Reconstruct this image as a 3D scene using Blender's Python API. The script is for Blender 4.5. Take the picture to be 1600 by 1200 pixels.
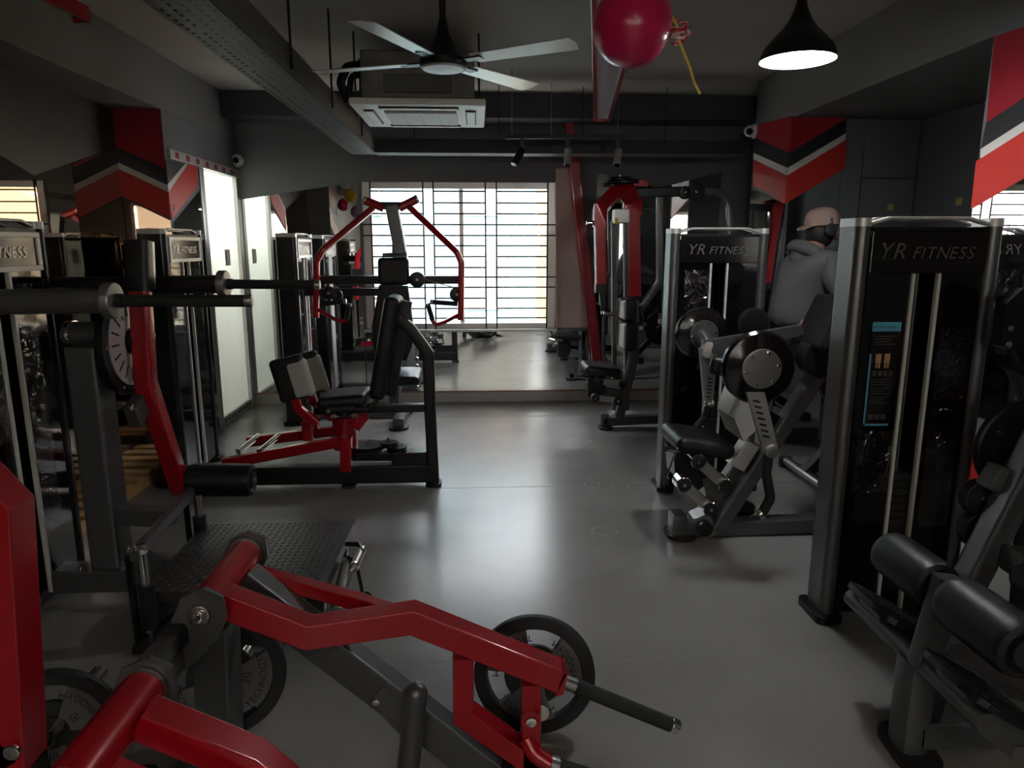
import bpy, bmesh, math, random
from mathutils import Vector, Matrix
random.seed(7)
for o in list(bpy.data.objects): bpy.data.objects.remove(o)
SC = bpy.context.scene
COL = SC.collection
V = Vector
PI = math.pi

# ------------------------------------------------------------------ camera
F = 1090.0; YAW = math.radians(2.9); PIT = math.radians(11.2); EYE = 1.5
cam_data = bpy.data.cameras.new('camera'); cam_data.sensor_width = 36.0; cam_data.lens = F / 1600 * 36.0
cam_data.clip_start = 0.02
cam = bpy.data.objects.new('camera', cam_data); COL.objects.link(cam)
cam.location = (0, 0, EYE); cam.rotation_euler = (PI / 2 - PIT, 0, -YAW)
SC.camera = cam

# ------------------------------------------------------------------ view, sky, sun
SC.view_settings.view_transform = 'Standard'; SC.view_settings.look = 'None'
SC.view_settings.gamma = 1.0; SC.view_settings.use_curve_mapping = False
SC.view_settings.exposure = 1.55
world = bpy.data.worlds.new('sky'); SC.world = world; world.use_nodes = True
wn = world.node_tree.nodes; wl = world.node_tree.links
bg = wn['Background']
sky = wn.new('ShaderNodeTexSky'); sky.sky_type = 'NISHITA'; sky.sun_disc = False
sky.sun_elevation = math.radians(42); sky.sun_rotation = math.radians(200)
hs = wn.new('ShaderNodeHueSaturation'); hs.inputs['Saturation'].default_value = 0.12      # hazy whitish city sky
wl.new(sky.outputs['Color'], hs.inputs['Color']); wl.new(hs.outputs['Color'], bg.inputs['Color']); bg.inputs['Strength'].default_value = 1.9
sun_d = bpy.data.lights.new('sun', 'SUN'); sun_d.energy = 3.0; sun_d.angle = math.radians(0.6)
sun_d.color = (1.0, 0.93, 0.82)
sun = bpy.data.objects.new('sun', sun_d); COL.objects.link(sun)
sun.rotation_euler = (math.radians(48), 0, math.radians(-16)); sun.location = (0, -6, 12)
pd = bpy.data.lights.new('window_portal', 'AREA'); pd.shape = 'RECTANGLE'; pd.size = 1.8; pd.size_y = 1.36
pd.cycles.is_portal = True
portal = bpy.data.objects.new('window_portal', pd); COL.objects.link(portal)
portal.location = (-0.15, 6.86, 1.4); portal.rotation_euler = (-PI / 2, 0, 0)
pd2 = bpy.data.lights.new('fill_window_portal', 'AREA'); pd2.shape = 'RECTANGLE'; pd2.size = 3.2; pd2.size_y = 1.2  # sampling portal for the added fill window
pd2.cycles.is_portal = True
portal2 = bpy.data.objects.new('fill_window_portal', pd2); COL.objects.link(portal2)
portal2.location = (0, -3.72, 1.7); portal2.rotation_euler = (PI / 2, 0, 0)

# ------------------------------------------------------------------ measuring helper: a photo pixel on a known plane of the room
_c, _s, _cp, _sp = math.cos(YAW), math.sin(YAW), math.cos(PIT), math.sin(PIT)
FW = V((_s * _cp, _c * _cp, -_sp)); RT = V((_c, -_s, 0)); UPV = V((_s * _sp, _c * _sp, _cp))
def P(px, py, X=None, Y=None, Z=None):
    d = FW + RT * ((px - 800) / F) + UPV * ((600 - py) / F)
    t = X / d.x if X is not None else Y / d.y if Y is not None else (Z - EYE) / d.z
    return V((0, 0, EYE)) + d * t

# ------------------------------------------------------------------ materials
MATS = {}
def mat(name, col, rough=0.5, metal=0.0, coat=0.0, bump=None, emit=None, var=None, spec=None, trans=0.0, ior=None):
    m = bpy.data.materials.new(name); m.use_nodes = True; nt = m.node_tree; n = nt.nodes; b = n['Principled BSDF']
    b.inputs['Base Color'].default_value = (*col, 1); b.inputs['Roughness'].default_value = rough
    b.inputs['Metallic'].default_value = metal; b.inputs['Coat Weight'].default_value = coat
    b.inputs['Coat Roughness'].default_value = 0.12
    if spec is not None: b.inputs['Specular IOR Level'].default_value = spec
    if trans: b.inputs['Transmission Weight'].default_value = trans
    if ior: b.inputs['IOR'].default_value = ior
    tc = n.new('ShaderNodeTexCoord')
    if var:                                   # (scale, amount): blotchy tone in the paint
        nz = n.new('ShaderNodeTexNoise'); nz.inputs['Scale'].default_value = var[0]; nz.inputs['Detail'].default_value = 5
        nt.links.new(tc.outputs['Object'], nz.inputs['Vector'])
        r = n.new('ShaderNodeValToRGB'); a = var[1]
        r.color_ramp.elements[0].position = 0.3; r.color_ramp.elements[1].position = 0.7
        r.color_ramp.elements[0].color = (*[max(0, c * (1 - a)) for c in col], 1)
        r.color_ramp.elements[1].color = (*[c * (1 + a) for c in col], 1)
        nt.links.new(nz.outputs['Fac'], r.inputs['Fac']); nt.links.new(r.outputs['Color'], b.inputs['Base Color'])
    if bump:                                  # (scale, strength, distance)
        nz = n.new('ShaderNodeTexNoise'); nz.inputs['Scale'].default_value = bump[0]; nz.inputs['Detail'].default_value = 3
        nt.links.new(tc.outputs['Object'], nz.inputs['Vector'])
        bp = n.new('ShaderNodeBump'); bp.inputs['Strength'].default_value = bump[1]; bp.inputs['Distance'].default_value = bump[2]
        nt.links.new(nz.outputs['Fac'], bp.inputs['Height']); nt.links.new(bp.outputs['Normal'], b.inputs['Normal'])
    if emit:
        b.inputs['Emission Color'].default_value = (*emit[0], 1); b.inputs['Emission Strength'].default_value = emit[1]
    MATS[name] = m
    return m
M = MATS
mat('frame_grey', (0.105, 0.107, 0.11), 0.36, 0.55, 0.15, bump=(700, 0.05, 0.001))
mat('frame_black', (0.007, 0.007, 0.008), 0.36, 0.0, 0.0, spec=0.35)
mat('red_paint', (0.34, 0.003, 0.010), 0.26, 0.15, 0.5)
mat('vinyl', (0.008, 0.008, 0.009), 0.42, 0.0, 0.0, spec=0.35, bump=(260, 0.25, 0.002))
mat('vinyl_grey', (0.36, 0.35, 0.32), 0.55, bump=(260, 0.2, 0.002))
mat('tread_steel', (0.085, 0.083, 0.082), 0.36, 0.6)
mat('floor_stain', (0.17, 0.155, 0.135), 0.4)
mat('floor_seam', (0.16, 0.155, 0.148), 0.35)
mat('tower_black', (0.012, 0.012, 0.013), 0.2, 0.0, spec=0.5)
mat('rubber', (0.010, 0.010, 0.011), 0.6)
mat('foam_grip', (0.012, 0.012, 0.012), 0.75, bump=(400, 0.2, 0.001))
mat('chrome', (0.75, 0.74, 0.72), 0.12, 1.0)
mat('steel', (0.42, 0.41, 0.40), 0.34, 1.0)
mat('satin_silver', (0.34, 0.335, 0.33), 0.4, 0.85)
mat('pillar_grey', (0.14, 0.14, 0.14), 0.36, 0.75)
mat('pale_silver', (0.60, 0.59, 0.57), 0.45, 0.5)
mat('acrylic_black', (0.004, 0.004, 0.005), 0.06, 0.0, 0.0, bump=(5, 0.12, 0.01))
mat('badge_black', (0.008, 0.006, 0.006), 0.12)
mat('plate_iron', (0.02, 0.02, 0.02), 0.5, 0.4)
mat('strip_pale', (0.72, 0.71, 0.68), 0.35, 0.3)
mat('letter_grey', (0.17, 0.165, 0.16), 0.3, 0.6)
mat('letter_black', (0.006, 0.006, 0.006), 0.6)
mat('plate_face', (0.10, 0.10, 0.104), 0.55)
mat('wrap_film', (0.5, 0.5, 0.5), 0.08, 0.9, bump=(22, 1.0, 0.03))
mat('wall_paint', (0.13, 0.134, 0.14), 0.75, var=(1.3, 0.10), bump=(90, 0.06, 0.002))
mat('wall_navy', (0.05, 0.055, 0.066), 0.7, var=(1.2, 0.1))
mat('ceiling_paint', (0.37, 0.345, 0.31), 0.8, var=(1.1, 0.08))
mat('beam_paint', (0.15, 0.148, 0.138), 0.75, var=(1.0, 0.1))
mat('bronze_wall', (0.045, 0.036, 0.03), 0.45, 0.1)
mat('crimson', (0.30, 0.006, 0.018), 0.4)
mat('scarlet', (0.52, 0.025, 0.018), 0.4)
mat('chevron_black', (0.012, 0.013, 0.015), 0.45)
mat('chevron_white', (0.60, 0.58, 0.54), 0.5)
mat('mirror', (0.80, 0.83, 0.82), 0.012, 1.0)
mat('mirror_bronze', (0.50, 0.41, 0.33), 0.015, 1.0)
mat('mirror_edge', (0.25, 0.10, 0.06), 0.4)
mat('tile_skirting', (0.42, 0.40, 0.37), 0.4, var=(6, 0.08))
mat('aluminium', (0.58, 0.57, 0.55), 0.38, 0.8)
mat('grille_black', (0.006, 0.006, 0.006), 0.5)
mat('beige_board', (0.47, 0.36, 0.32), 0.6, var=(2, 0.05))
mat('white_plastic', (0.78, 0.74, 0.66), 0.4)
mat('grille_plastic', (0.50, 0.46, 0.40), 0.5)
mat('galvanised', (0.16, 0.155, 0.15), 0.4, 0.7, var=(14, 0.2))
mat('tray_metal', (0.105, 0.103, 0.10), 0.5, 0.4)
mat('duct_black', (0.010, 0.011, 0.014), 0.55)
mat('fan_blade', (0.62, 0.60, 0.56), 0.3, 0.7)
mat('lamp_white', (0.8, 0.8, 0.8), 0.5, emit=((0.93, 0.97, 1.0), 9.0))
mat('bulb', (0.9, 0.9, 0.9), 0.5, emit=((0.95, 0.98, 1.0), 40.0))
mat('spot_silver', (0.5, 0.5, 0.5), 0.35, 0.8)
mat('camera_white', (0.7, 0.69, 0.67), 0.3)
mat('lens_black', (0.004, 0.004, 0.005), 0.05)
mat('balloon_pink', (0.62, 0.012, 0.10), 0.28, coat=0.3)
mat('balloon_yellow', (0.75, 0.50, 0.02), 0.28)
mat('balloon_lilac', (0.45, 0.36, 0.60), 0.28)
mat('ribbon_white', (0.75, 0.70, 0.74), 0.35)
mat('ribbon_red', (0.6, 0.02, 0.04), 0.3)
mat('ribbon_yellow', (0.75, 0.55, 0.05), 0.3)
mat('diffuser', (0.55, 0.54, 0.57), 0.25)
mat('sticky_note', (0.45, 0.38, 0.10), 0.7)
mat('hoodie', (0.105, 0.104, 0.108), 0.9, bump=(40, 0.3, 0.006))
mat('trousers', (0.012, 0.012, 0.014), 0.85)
mat('skin', (0.36, 0.20, 0.13), 0.55)
mat('cap_cloth', (0.33, 0.22, 0.18), 0.85, bump=(300, 0.2, 0.001))
mat('hair', (0.01, 0.008, 0.007), 0.6)
mat('shoe_white', (0.72, 0.68, 0.64), 0.6)
mat('headphone', (0.02, 0.022, 0.027), 0.35)
mat('placard_blue', (0.08, 0.33, 0.48), 0.5)
mat('placard_line', (0.05, 0.046, 0.044), 0.5)
mat('muscle_tan', (0.42, 0.25, 0.12), 0.6)
mat('yellow_plastic', (0.8, 0.5, 0.02), 0.4)
mat('facade_cyan', (0.075, 0.118, 0.128), 0.85, var=(0.4, 0.08))
mat('facade_white', (0.15, 0.148, 0.142), 0.85)
mat('facade_sand', (0.16, 0.122, 0.07), 0.85, var=(0.6, 0.15))
mat('facade_window', (0.05, 0.062, 0.06), 0.5)
mat('pallet_wood', (0.42, 0.24, 0.10), 0.7, var=(9, 0.25))
mat('plain_white', (0.75, 0.74, 0.70), 0.6)
mat('ground', (0.35, 0.34, 0.32), 0.9)

def floor_material():
    m = bpy.data.materials.new('floor_vinyl'); m.use_nodes = True; nt = m.node_tree; n = nt.nodes; b = n['Principled BSDF']
    L = nt.links
    tc = n.new('ShaderNodeTexCoord')
    nz = n.new('ShaderNodeTexNoise'); nz.inputs['Scale'].default_value = 2.2; nz.inputs['Detail'].default_value = 8
    L.new(tc.outputs['Object'], nz.inputs['Vector'])
    r = n.new('ShaderNodeValToRGB'); r.color_ramp.elements[0].position = 0.3; r.color_ramp.elements[1].position = 0.75
    r.color_ramp.elements[0].color = (0.185, 0.177, 0.165, 1); r.color_ramp.elements[1].color = (0.228, 0.22, 0.207, 1)
    L.new(nz.outputs['Fac'], r.inputs['Fac']); L.new(r.outputs['Color'], b.inputs['Base Color'])
    mp = n.new('ShaderNodeMapping'); mp.inputs['Scale'].default_value = (1.0, 2.6, 1.0)
    L.new(tc.outputs['Object'], mp.inputs['Vector'])
    n2 = n.new('ShaderNodeTexNoise'); n2.inputs['Scale'].default_value = 3.0; n2.inputs['Detail'].default_value = 4
    L.new(mp.outputs['Vector'], n2.inputs['Vector'])
    n3 = n.new('ShaderNodeTexNoise'); n3.inputs['Scale'].default_value = 90; n3.inputs['Detail'].default_value = 2
    L.new(tc.outputs['Object'], n3.inputs['Vector'])
    b1 = n.new('ShaderNodeBump'); b1.inputs['Strength'].default_value = 0.035; b1.inputs['Distance'].default_value = 0.02
    L.new(n2.outputs['Fac'], b1.inputs['Height'])
    b2 = n.new('ShaderNodeBump'); b2.inputs['Strength'].default_value = 0.06; b2.inputs['Distance'].default_value = 0.003
    L.new(n3.outputs['Fac'], b2.inputs['Height']); L.new(b1.outputs['Normal'], b2.inputs['Normal'])
    L.new(b2.outputs['Normal'], b.inputs['Normal'])
    b.inputs['Roughness'].default_value = 0.27
    M['floor_vinyl'] = m
floor_material()

def frosted_material(name, fac):
    m = bpy.data.materials.new(name); m.use_nodes = True; nt = m.node_tree; n = nt.nodes
    out = n['Material Output']; b = n['Principled BSDF']; L = nt.links
    tc = n.new('ShaderNodeTexCoord'); nz = n.new('ShaderNodeTexNoise'); nz.inputs['Scale'].default_value = 3; nz.inputs['Detail'].default_value = 6
    L.new(tc.outputs['Object'], nz.inputs['Vector'])
    r = n.new('ShaderNodeValToRGB'); r.color_ramp.elements[0].color = (0.50, 0.53, 0.52, 1); r.color_ramp.elements[1].color = (0.66, 0.69, 0.67, 1)
    L.new(nz.outputs['Fac'], r.inputs['Fac']); L.new(r.outputs['Color'], b.inputs['Base Color'])
    b.inputs['Roughness'].default_value = 0.22
    t = n.new('ShaderNodeBsdfTranslucent'); t.inputs['Color'].default_value = (0.8, 0.83, 0.8, 1) if fac < 0.5 else (0.34, 0.33, 0.31, 1)
    mx = n.new('ShaderNodeMixShader'); mx.inputs[0].default_value = fac
    L.new(b.outputs[0], mx.inputs[1]); L.new(t.outputs[0], mx.inputs[2]); L.new(mx.outputs[0], out.inputs['Surface'])
    M[name] = m
frosted_material('frosted_glass', 0.45); frosted_material('opal_glass', 0.9)

# ------------------------------------------------------------------ mesh helpers
def circ(r, n=14): return [(r * math.cos(2 * PI * i / n), r * math.sin(2 * PI * i / n)) for i in range(n)]
def rrect(w, h, c=0.008, k=2):
    pts = []
    for (sx, sy, a0) in ((1, 1, 0), (-1, 1, 90), (-1, -1, 180), (1, -1, 270)):
        for j in range(k + 1):
            a = math.radians(a0 + 90 * j / k)
            pts.append((sx * (w / 2 - c) + c * math.cos(a), sy * (h / 2 - c) + c * math.sin(a)))
    return pts
def fillet(pts, r, k=5):
    pts = [V(p) for p in pts]; out = [pts[0]]
    for i in range(1, len(pts) - 1):
        a, b, c = pts[i - 1], pts[i], pts[i + 1]
        u = (a - b).normalized(); w = (c - b).normalized()
        ang = u.angle(w)
        if ang > PI - 0.02: out.append(b); continue
        t = min(r / math.tan(ang / 2), 0.48 * (a - b).length, 0.48 * (c - b).length)
        p0, p2 = b + u * t, b + w * t
        for j in range(k + 1):
            s = j / k
            out.append(p0 * (1 - s) ** 2 + b * 2 * s * (1 - s) + p2 * s * s)
    out.append(pts[-1]); return out
def frame_of(d, up=(0, 0, 1)):
    d = V(d).normalized(); up = V(up)
    if abs(d.dot(up.normalized())) > 0.97: up = V((0, 1, 0)) if abs(d.y) < 0.9 else V((1, 0, 0))
    s = d.cross(up).normalized(); return s, s.cross(d).normalized()
def rot(rx=0, ry=0, rz=0):
    return (Matrix.Rotation(math.radians(rz), 3, 'Z') @ Matrix.Rotation(math.radians(ry), 3, 'Y') @ Matrix.Rotation(math.radians(rx), 3, 'X'))

class MB:
    def __init__(self): self.bm = bmesh.new()
    def _faces(self, ring_a, ring_b):
        n = len(ring_a)
        for i in range(n):
            try: self.bm.faces.new((ring_a[i], ring_a[(i + 1) % n], ring_b[(i + 1) % n], ring_b[i]))
            except ValueError: pass
    def sweep(self, pts, prof, up=(0, 0, 1), caps=True, scale=None):
        pts = [V(p) for p in pts]; dirs = [(pts[i + 1] - pts[i]).normalized() for i in range(len(pts) - 1)]
        s, u = frame_of(dirs[0], up)
        ring = [pts[0] + s * x + u * y for x, y in prof]; rings = [ring]
        for i, d in enumerate(dirs):
            nrm = (d + dirs[i + 1]).normalized() if i + 1 < len(dirs) else d
            ring = [q + d * ((pts[i + 1] - q).dot(nrm) / d.dot(nrm)) for q in ring]; rings.append(ring)
        if scale:
            rings = [[pts[i] + (q - pts[i]) * scale[i] for q in rg] for i, rg in enumerate(rings)]
        vr = [[self.bm.verts.new(q) for q in rg] for rg in rings]
        for a, b in zip(vr, vr[1:]): self._faces(a, b)
        if caps:
            self.bm.faces.new(list(reversed(vr[0]))); self.bm.faces.new(vr[-1])
        return self
    def tube(self, pts, r, n=12, fil=0.0, k=5):
        if fil: pts = fillet(pts, fil, k)
        return self.sweep(pts, circ(r, n))
    def bar(self, pts, w, h, up=(0, 0, 1), c=None, fil=0.0):
        if fil: pts = fillet(pts, fil)
        return self.sweep(pts, rrect(w, h, c if c is not None else min(w, h) * 0.16), up)
    def cyl(self, p0, p1, r, n=20, r2=None, bev=0.0):
        p0, p1 = V(p0), V(p1); r2 = r if r2 is None else r2
        if bev:
            L = (p1 - p0).length; return self.lathe(p0, p1 - p0, [(0, 0), (r - bev, 0), (r - bev * .3, bev * .3), (r, bev), (r2, L - bev), (r2 - bev * .3, L - bev * .3), (r2 - bev, L), (0, L)], n)
        return self.lathe(p0, p1 - p0, [(0, 0), (r, 0), (r2, (p1 - p0).length), (0, (p1 - p0).length)], n)
    def lathe(self, o, axis, prof, n=24, up=(0, 0, 1)):
        o = V(o); a = V(axis).normalized(); s, u = frame_of(a, up); rings = []
        for r, h in prof:
            if r < 1e-6: rings.append([self.bm.verts.new(o + a * h)])
            else: rings.append([self.bm.verts.new(o + a * h + (s * math.cos(2 * PI * i / n) + u * math.sin(2 * PI * i / n)) * r) for i in range(n)])
        for A, B in zip(rings, rings[1:]):
            for i in range(n):
                j = (i + 1) % n
                f = [A[0], B[j], B[i]] if len(A) == 1 and len(B) > 1 else [A[i], A[j], B[0]] if len(B) == 1 and len(A) > 1 else [A[i], A[j], B[j], B[i]] if len(A) > 1 else None
                if f:
                    try: self.bm.faces.new(f)
                    except ValueError: pass
        return self
    def box(self, c, s, R=None, bev=0.0, seg=2):
        b = bmesh.new(); bmesh.ops.create_cube(b, size=1.0)
        bmesh.ops.scale(b, vec=V(s), verts=b.verts)
        if bev: bmesh.ops.bevel(b, geom=list(b.edges), offset=min(bev, min(s) * 0.49), segments=seg, profile=0.5, affect='EDGES')
        mtx = Matrix.Translation(V(c)) @ (R.to_4x4() if R else Matrix())
        bmesh.ops.transform(b, matrix=mtx, verts=b.verts)
        self._merge(b); return self
    def bb(self, x0, x1, y0, y1, z0, z1, bev=0.0):
        return self.box(((x0 + x1) / 2, (y0 + y1) / 2, (z0 + z1) / 2), (abs(x1 - x0), abs(y1 - y0), abs(z1 - z0)), None, bev)
    def _merge(self, b):
        mp = {v: self.bm.verts.new(v.co) for v in b.verts}
        for f in b.faces:
            try: self.bm.faces.new([mp[v] for v in f.verts])
            except ValueError: pass
        b.free()
    def prism(self, poly, vec):
        poly = [V(p) for p in poly]; vec = V(vec)
        a = [self.bm.verts.new(p) for p in poly]; b = [self.bm.verts.new(p + vec) for p in poly]
        self.bm.faces.new(list(reversed(a))); self.bm.faces.new(b); self._faces(a, b); return self
    def ball(self, c, r, sc=(1, 1, 1), R=None, u=20, v=12):
        b = bmesh.new(); bmesh.ops.create_uvsphere(b, u_segments=u, v_segments=v, radius=r)
        bmesh.ops.scale(b, vec=V(sc), verts=b.verts)
        bmesh.ops.transform(b, matrix=Matrix.Translation(V(c)) @ (R.to_4x4() if R else Matrix()), verts=b.verts)
        self._merge(b); return self
    def quad(self, pts):
        self.bm.faces.new([self.bm.verts.new(V(p)) for p in pts]); return self
    def mesh(self, me, mtx):
        b = bmesh.new(); b.from_mesh(me); bmesh.ops.transform(b, matrix=mtx, verts=b.verts); self._merge(b); return self
    def xf(self, mtx):
        bmesh.ops.transform(self.bm, matrix=mtx, verts=self.bm.verts); return self
    def build(self, name, material, parent=None, smooth=35, local=False):
        if parent is not None and not local:
            off = V(parent.get('_o', (0, 0, 0))); bmesh.ops.translate(self.bm, verts=self.bm.verts, vec=-off)
        bmesh.ops.recalc_face_normals(self.bm, faces=self.bm.faces)
        me = bpy.data.meshes.new(name); self.bm.to_mesh(me); self.bm.free()
        me.materials.append(M[material] if isinstance(material, str) else material)
        if smooth:
            me.polygons.foreach_set('use_smooth', [True] * len(me.polygons)); me.set_sharp_from_angle(angle=math.radians(smooth))
        o = bpy.data.objects.new(name, me); COL.objects.link(o)
        if smooth:
            wn_ = o.modifiers.new('weighted_normal', 'WEIGHTED_NORMAL'); wn_.keep_sharp = True; wn_.weight = 100
        if parent is not None:
            o.parent = parent
            if '_o' in parent: o['_o'] = tuple(parent['_o'])
        return o
ALL = []
def tag(o, label, cat, group=None):
    o['label'] = label; o['category'] = cat
    if group: o['group'] = group
    return o
def thing(name, label, cat, loc=(0, 0, 0), group=None):
    o = bpy.data.objects.new(name, None); COL.objects.link(o); o.empty_display_size = 0.1
    o.location = loc; o['_o'] = tuple(loc); return tag(o, label, cat, group)
def struct(o):
    o['kind'] = 'structure'; return o
def copy_thing(t, loc, label=None, rz=None):
    r = t.copy(); COL.objects.link(r); r.location = loc
    if rz is not None: r.rotation_euler[2] = rz
    if label: r['label'] = label
    def rec(a, b):
        for ch in list(a.children):
            c = ch.copy(); COL.objects.link(c); c.parent = b; rec(ch, c)
    rec(t, r); return r
_chars = {}
def char_mesh(ch):
    if ch not in _chars:
        cu = bpy.data.curves.new('glyph', 'FONT'); cu.body = ch; cu.size = 1.0; cu.extrude = 0.0; cu.resolution_u = 3
        ob = bpy.data.objects.new('glyph', cu); COL.objects.link(ob)
        dg = bpy.context.evaluated_depsgraph_get(); dg.update()
        me = bpy.data.meshes.new_from_object(ob.evaluated_get(dg))
        bpy.data.objects.remove(ob); bpy.data.curves.remove(cu)
        xs = [v.co.x for v in me.vertices] or [0, 0.3]
        _chars[ch] = (me, min(xs), max(xs))
    return _chars[ch]
def text(mb, s, size, org, right, up, thick=0.001, shear=0.0, gap=0.10, wide=1.0, center=True):
    right, up = V(right).normalized(), V(up).normalized(); nrm = right.cross(up)
    adv = []; x = 0
    for ch in s:
        if ch == ' ': adv.append(None); x += 0.34; continue
        me, a, b = char_mesh(ch); adv.append((me, x - a)); x += (b - a) + gap
    off = -x / 2 if center else 0
    for it in adv:
        if not it: continue
        me, dx = it
        R3 = Matrix((right, up, nrm)).transposed().to_4x4()
        S = Matrix(((wide, shear, 0, (dx + off) * wide), (0, 1, 0, 0), (0, 0, 1, 0), (0, 0, 0, 1)))
        mtx = Matrix.Translation(V(org) + nrm * thick) @ R3 @ Matrix.Scale(size, 4) @ S
        mb.mesh(me, mtx)
    return mb
def arc_text(mb, s, size, org, ex, ey, r, a_mid, inward=False, gap=0.12, thick=0.001):
    """letters along a circle about org in the plane ex, ey"""
    ex, ey = V(ex), V(ey); n = ex.cross(ey)
    w = [(char_mesh(c)[2] - char_mesh(c)[1] + gap) * size for c in s]; tot = sum(w); x = -tot / 2
    for c, wi in zip(s, w):
        a = a_mid - (x + wi / 2) / r * (1 if not inward else -1)
        rad = ex * math.cos(a) + ey * math.sin(a); tan = (ex * math.sin(a) - ey * math.cos(a)) * (1 if not inward else -1)
        upv = rad if not inward else -rad
        me, lo, hi = char_mesh(c)
        R3 = Matrix((tan, upv, tan.cross(upv))).transposed().to_4x4()
        mtx = Matrix.Translation(V(org) + rad * r + n * thick) @ R3 @ Matrix.Scale(size, 4) @ Matrix.Translation(V((-(lo + hi) / 2, -0.35, 0)))
        mb.mesh(me, mtx); x += wi
    return mb
# ================================================================== THE ROOM
XL, XR, YB, ZC, ZB = -2.15, 2.27, 6.70, 2.79, 2.42     # left face, right face, back wall, ceiling, underside of beams
YN = -3.6                                               # wall behind the photographer
FL = struct(MB().bb(-3.6, 3.5, YN, YB + 0.2, -0.12, 0.0).build('floor', 'floor_vinyl', smooth=0))
for yy in (0.45, 2.33, 4.21, 6.09): MB().bb(-2.1, 2.2, yy - .002, yy + .002, 0.0, 0.0008).build('seam', 'floor_seam', FL, smooth=0)
for px, py, rx, ry in ((840, 637, .10, .05), (905, 688, .09, .04), (938, 690, .09, .04), (925, 757, .05, .06), (968, 760, .06, .06), (945, 830, .07, .06)):
    q = P(px, py, Z=0)
    MB().sweep([q + V((rx * math.cos(k * PI / 12), ry * math.sin(k * PI / 12), .0004)) for k in range(25)], rrect(.009, .0006, .0002, 1)).build('stain_ring', 'floor_stain', FL, smooth=0)
struct(MB().bb(-3.6, 3.5, YN, YB + 0.2, ZC, ZC + 0.15).build('ceiling', 'ceiling_paint', smooth=0))
# back wall with the window opening
WX0, WX1, WZ0, WZ1 = -1.05, 0.755, 0.715, 2.08
wb = MB()
wb.bb(-3.6, WX0, YB, YB + 0.2, 0, ZC).bb(WX1, 3.5, YB, YB + 0.2, 0, ZC)
wb.bb(WX0, WX1, YB, YB + 0.2, 0, WZ0).bb(WX0, WX1, YB, YB + 0.2, WZ1, ZC)
struct(wb.build('wall_back', 'wall_paint', smooth=0))
struct(MB().bb(XL, 2.6, 6.36, YB, 2.585, ZC, 0.004).build('beam_back', 'wall_navy', smooth=0))
struct(MB().bb(-2.6, -2.47, YN, 5.17, 0, ZC).build('wall_left', 'bronze_wall', smooth=0))
struct(MB().bb(-2.62, XL, YN, YB, ZB, ZC, 0.004).build('beam_left', 'beam_paint', smooth=0))
struct(MB().bb(-2.62, XL, 5.17, 5.76, 0, ZB, 0.003).build('column_left', 'wall_paint', smooth=0))
struct(MB().bb(-2.25, XL, 5.76, YB, 2.17, ZB).build('wall_left_lintel', 'wall_paint', smooth=0))
struct(MB().bb(3.25, 3.45, YN, 5.3, 0, ZC).build('wall_right', 'wall_paint', smooth=0))
struct(MB().bb(XR, 3.4, YN, 5.84, ZB - 0.02, ZC, 0.004).build('beam_right', 'beam_paint', smooth=0))
struct(MB().bb(XR, 2.66, 5.15, 5.84, 0, ZB, 0.003).build('column_right', 'wall_paint', smooth=0))
struct(MB().bb(2.6, 2.72, 5.84, YB, 0, ZC).build('wall_right_end', 'wall_paint', smooth=0))
struct(MB().bb(2.66, 3.3, 5.19, 5.3, 0, ZC).build('wall_right_recess', 'wall_paint', smooth=0))
CN = struct(MB().bb(2.25, 3.3, 2.3, 3.15, 0, ZB, 0.003).build('column_right_near', 'wall_paint', smooth=0))
CLN = struct(MB().bb(-2.62, XL, 2.1, 2.7, 0, ZB, 0.003).build('column_left_near', 'wall_paint', smooth=0))
wf = MB().bb(-3.6, -1.6, YN - 0.15, YN, 0, ZC).bb(1.6, 3.5, YN - 0.15, YN, 0, ZC).bb(-1.6, 1.6, YN - 0.15, YN, 0, 1.1).bb(-1.6, 1.6, YN - 0.15, YN, 2.3, ZC)
struct(wf.build('wall_front', 'wall_paint', smooth=0))
W2 = bpy.data.objects.new('fill_window', None); COL.objects.link(W2); W2['kind'] = 'structure'  # unseen frosted window, added to give soft fill from behind the camera
MB().bb(-1.6, 1.6, YN - .1, YN - .04, 1.1, 1.16).bb(-1.6, 1.6, YN - .1, YN - .04, 2.24, 2.3).bb(-1.6, -1.54, YN - .1, YN - .04, 1.16, 2.24).bb(1.54, 1.6, YN - .1, YN - .04, 1.16, 2.24).build('window_frame', 'aluminium', W2, smooth=0)
for k in range(4): MB().bb(-1.54 + k * .77, -.79 + k * .77, YN - .08, YN - .07, 1.16, 2.24).build('pane', 'opal_glass', W2, smooth=0)
for xx in (-.78, -.01, .76): MB().bb(xx - .015, xx + .015, YN - .09, YN - .05, 1.16, 2.24).build('mullion', 'aluminium', W2, smooth=0)
CL = bpy.data.objects['column_left']; CR = bpy.data.objects['column_right']

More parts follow.
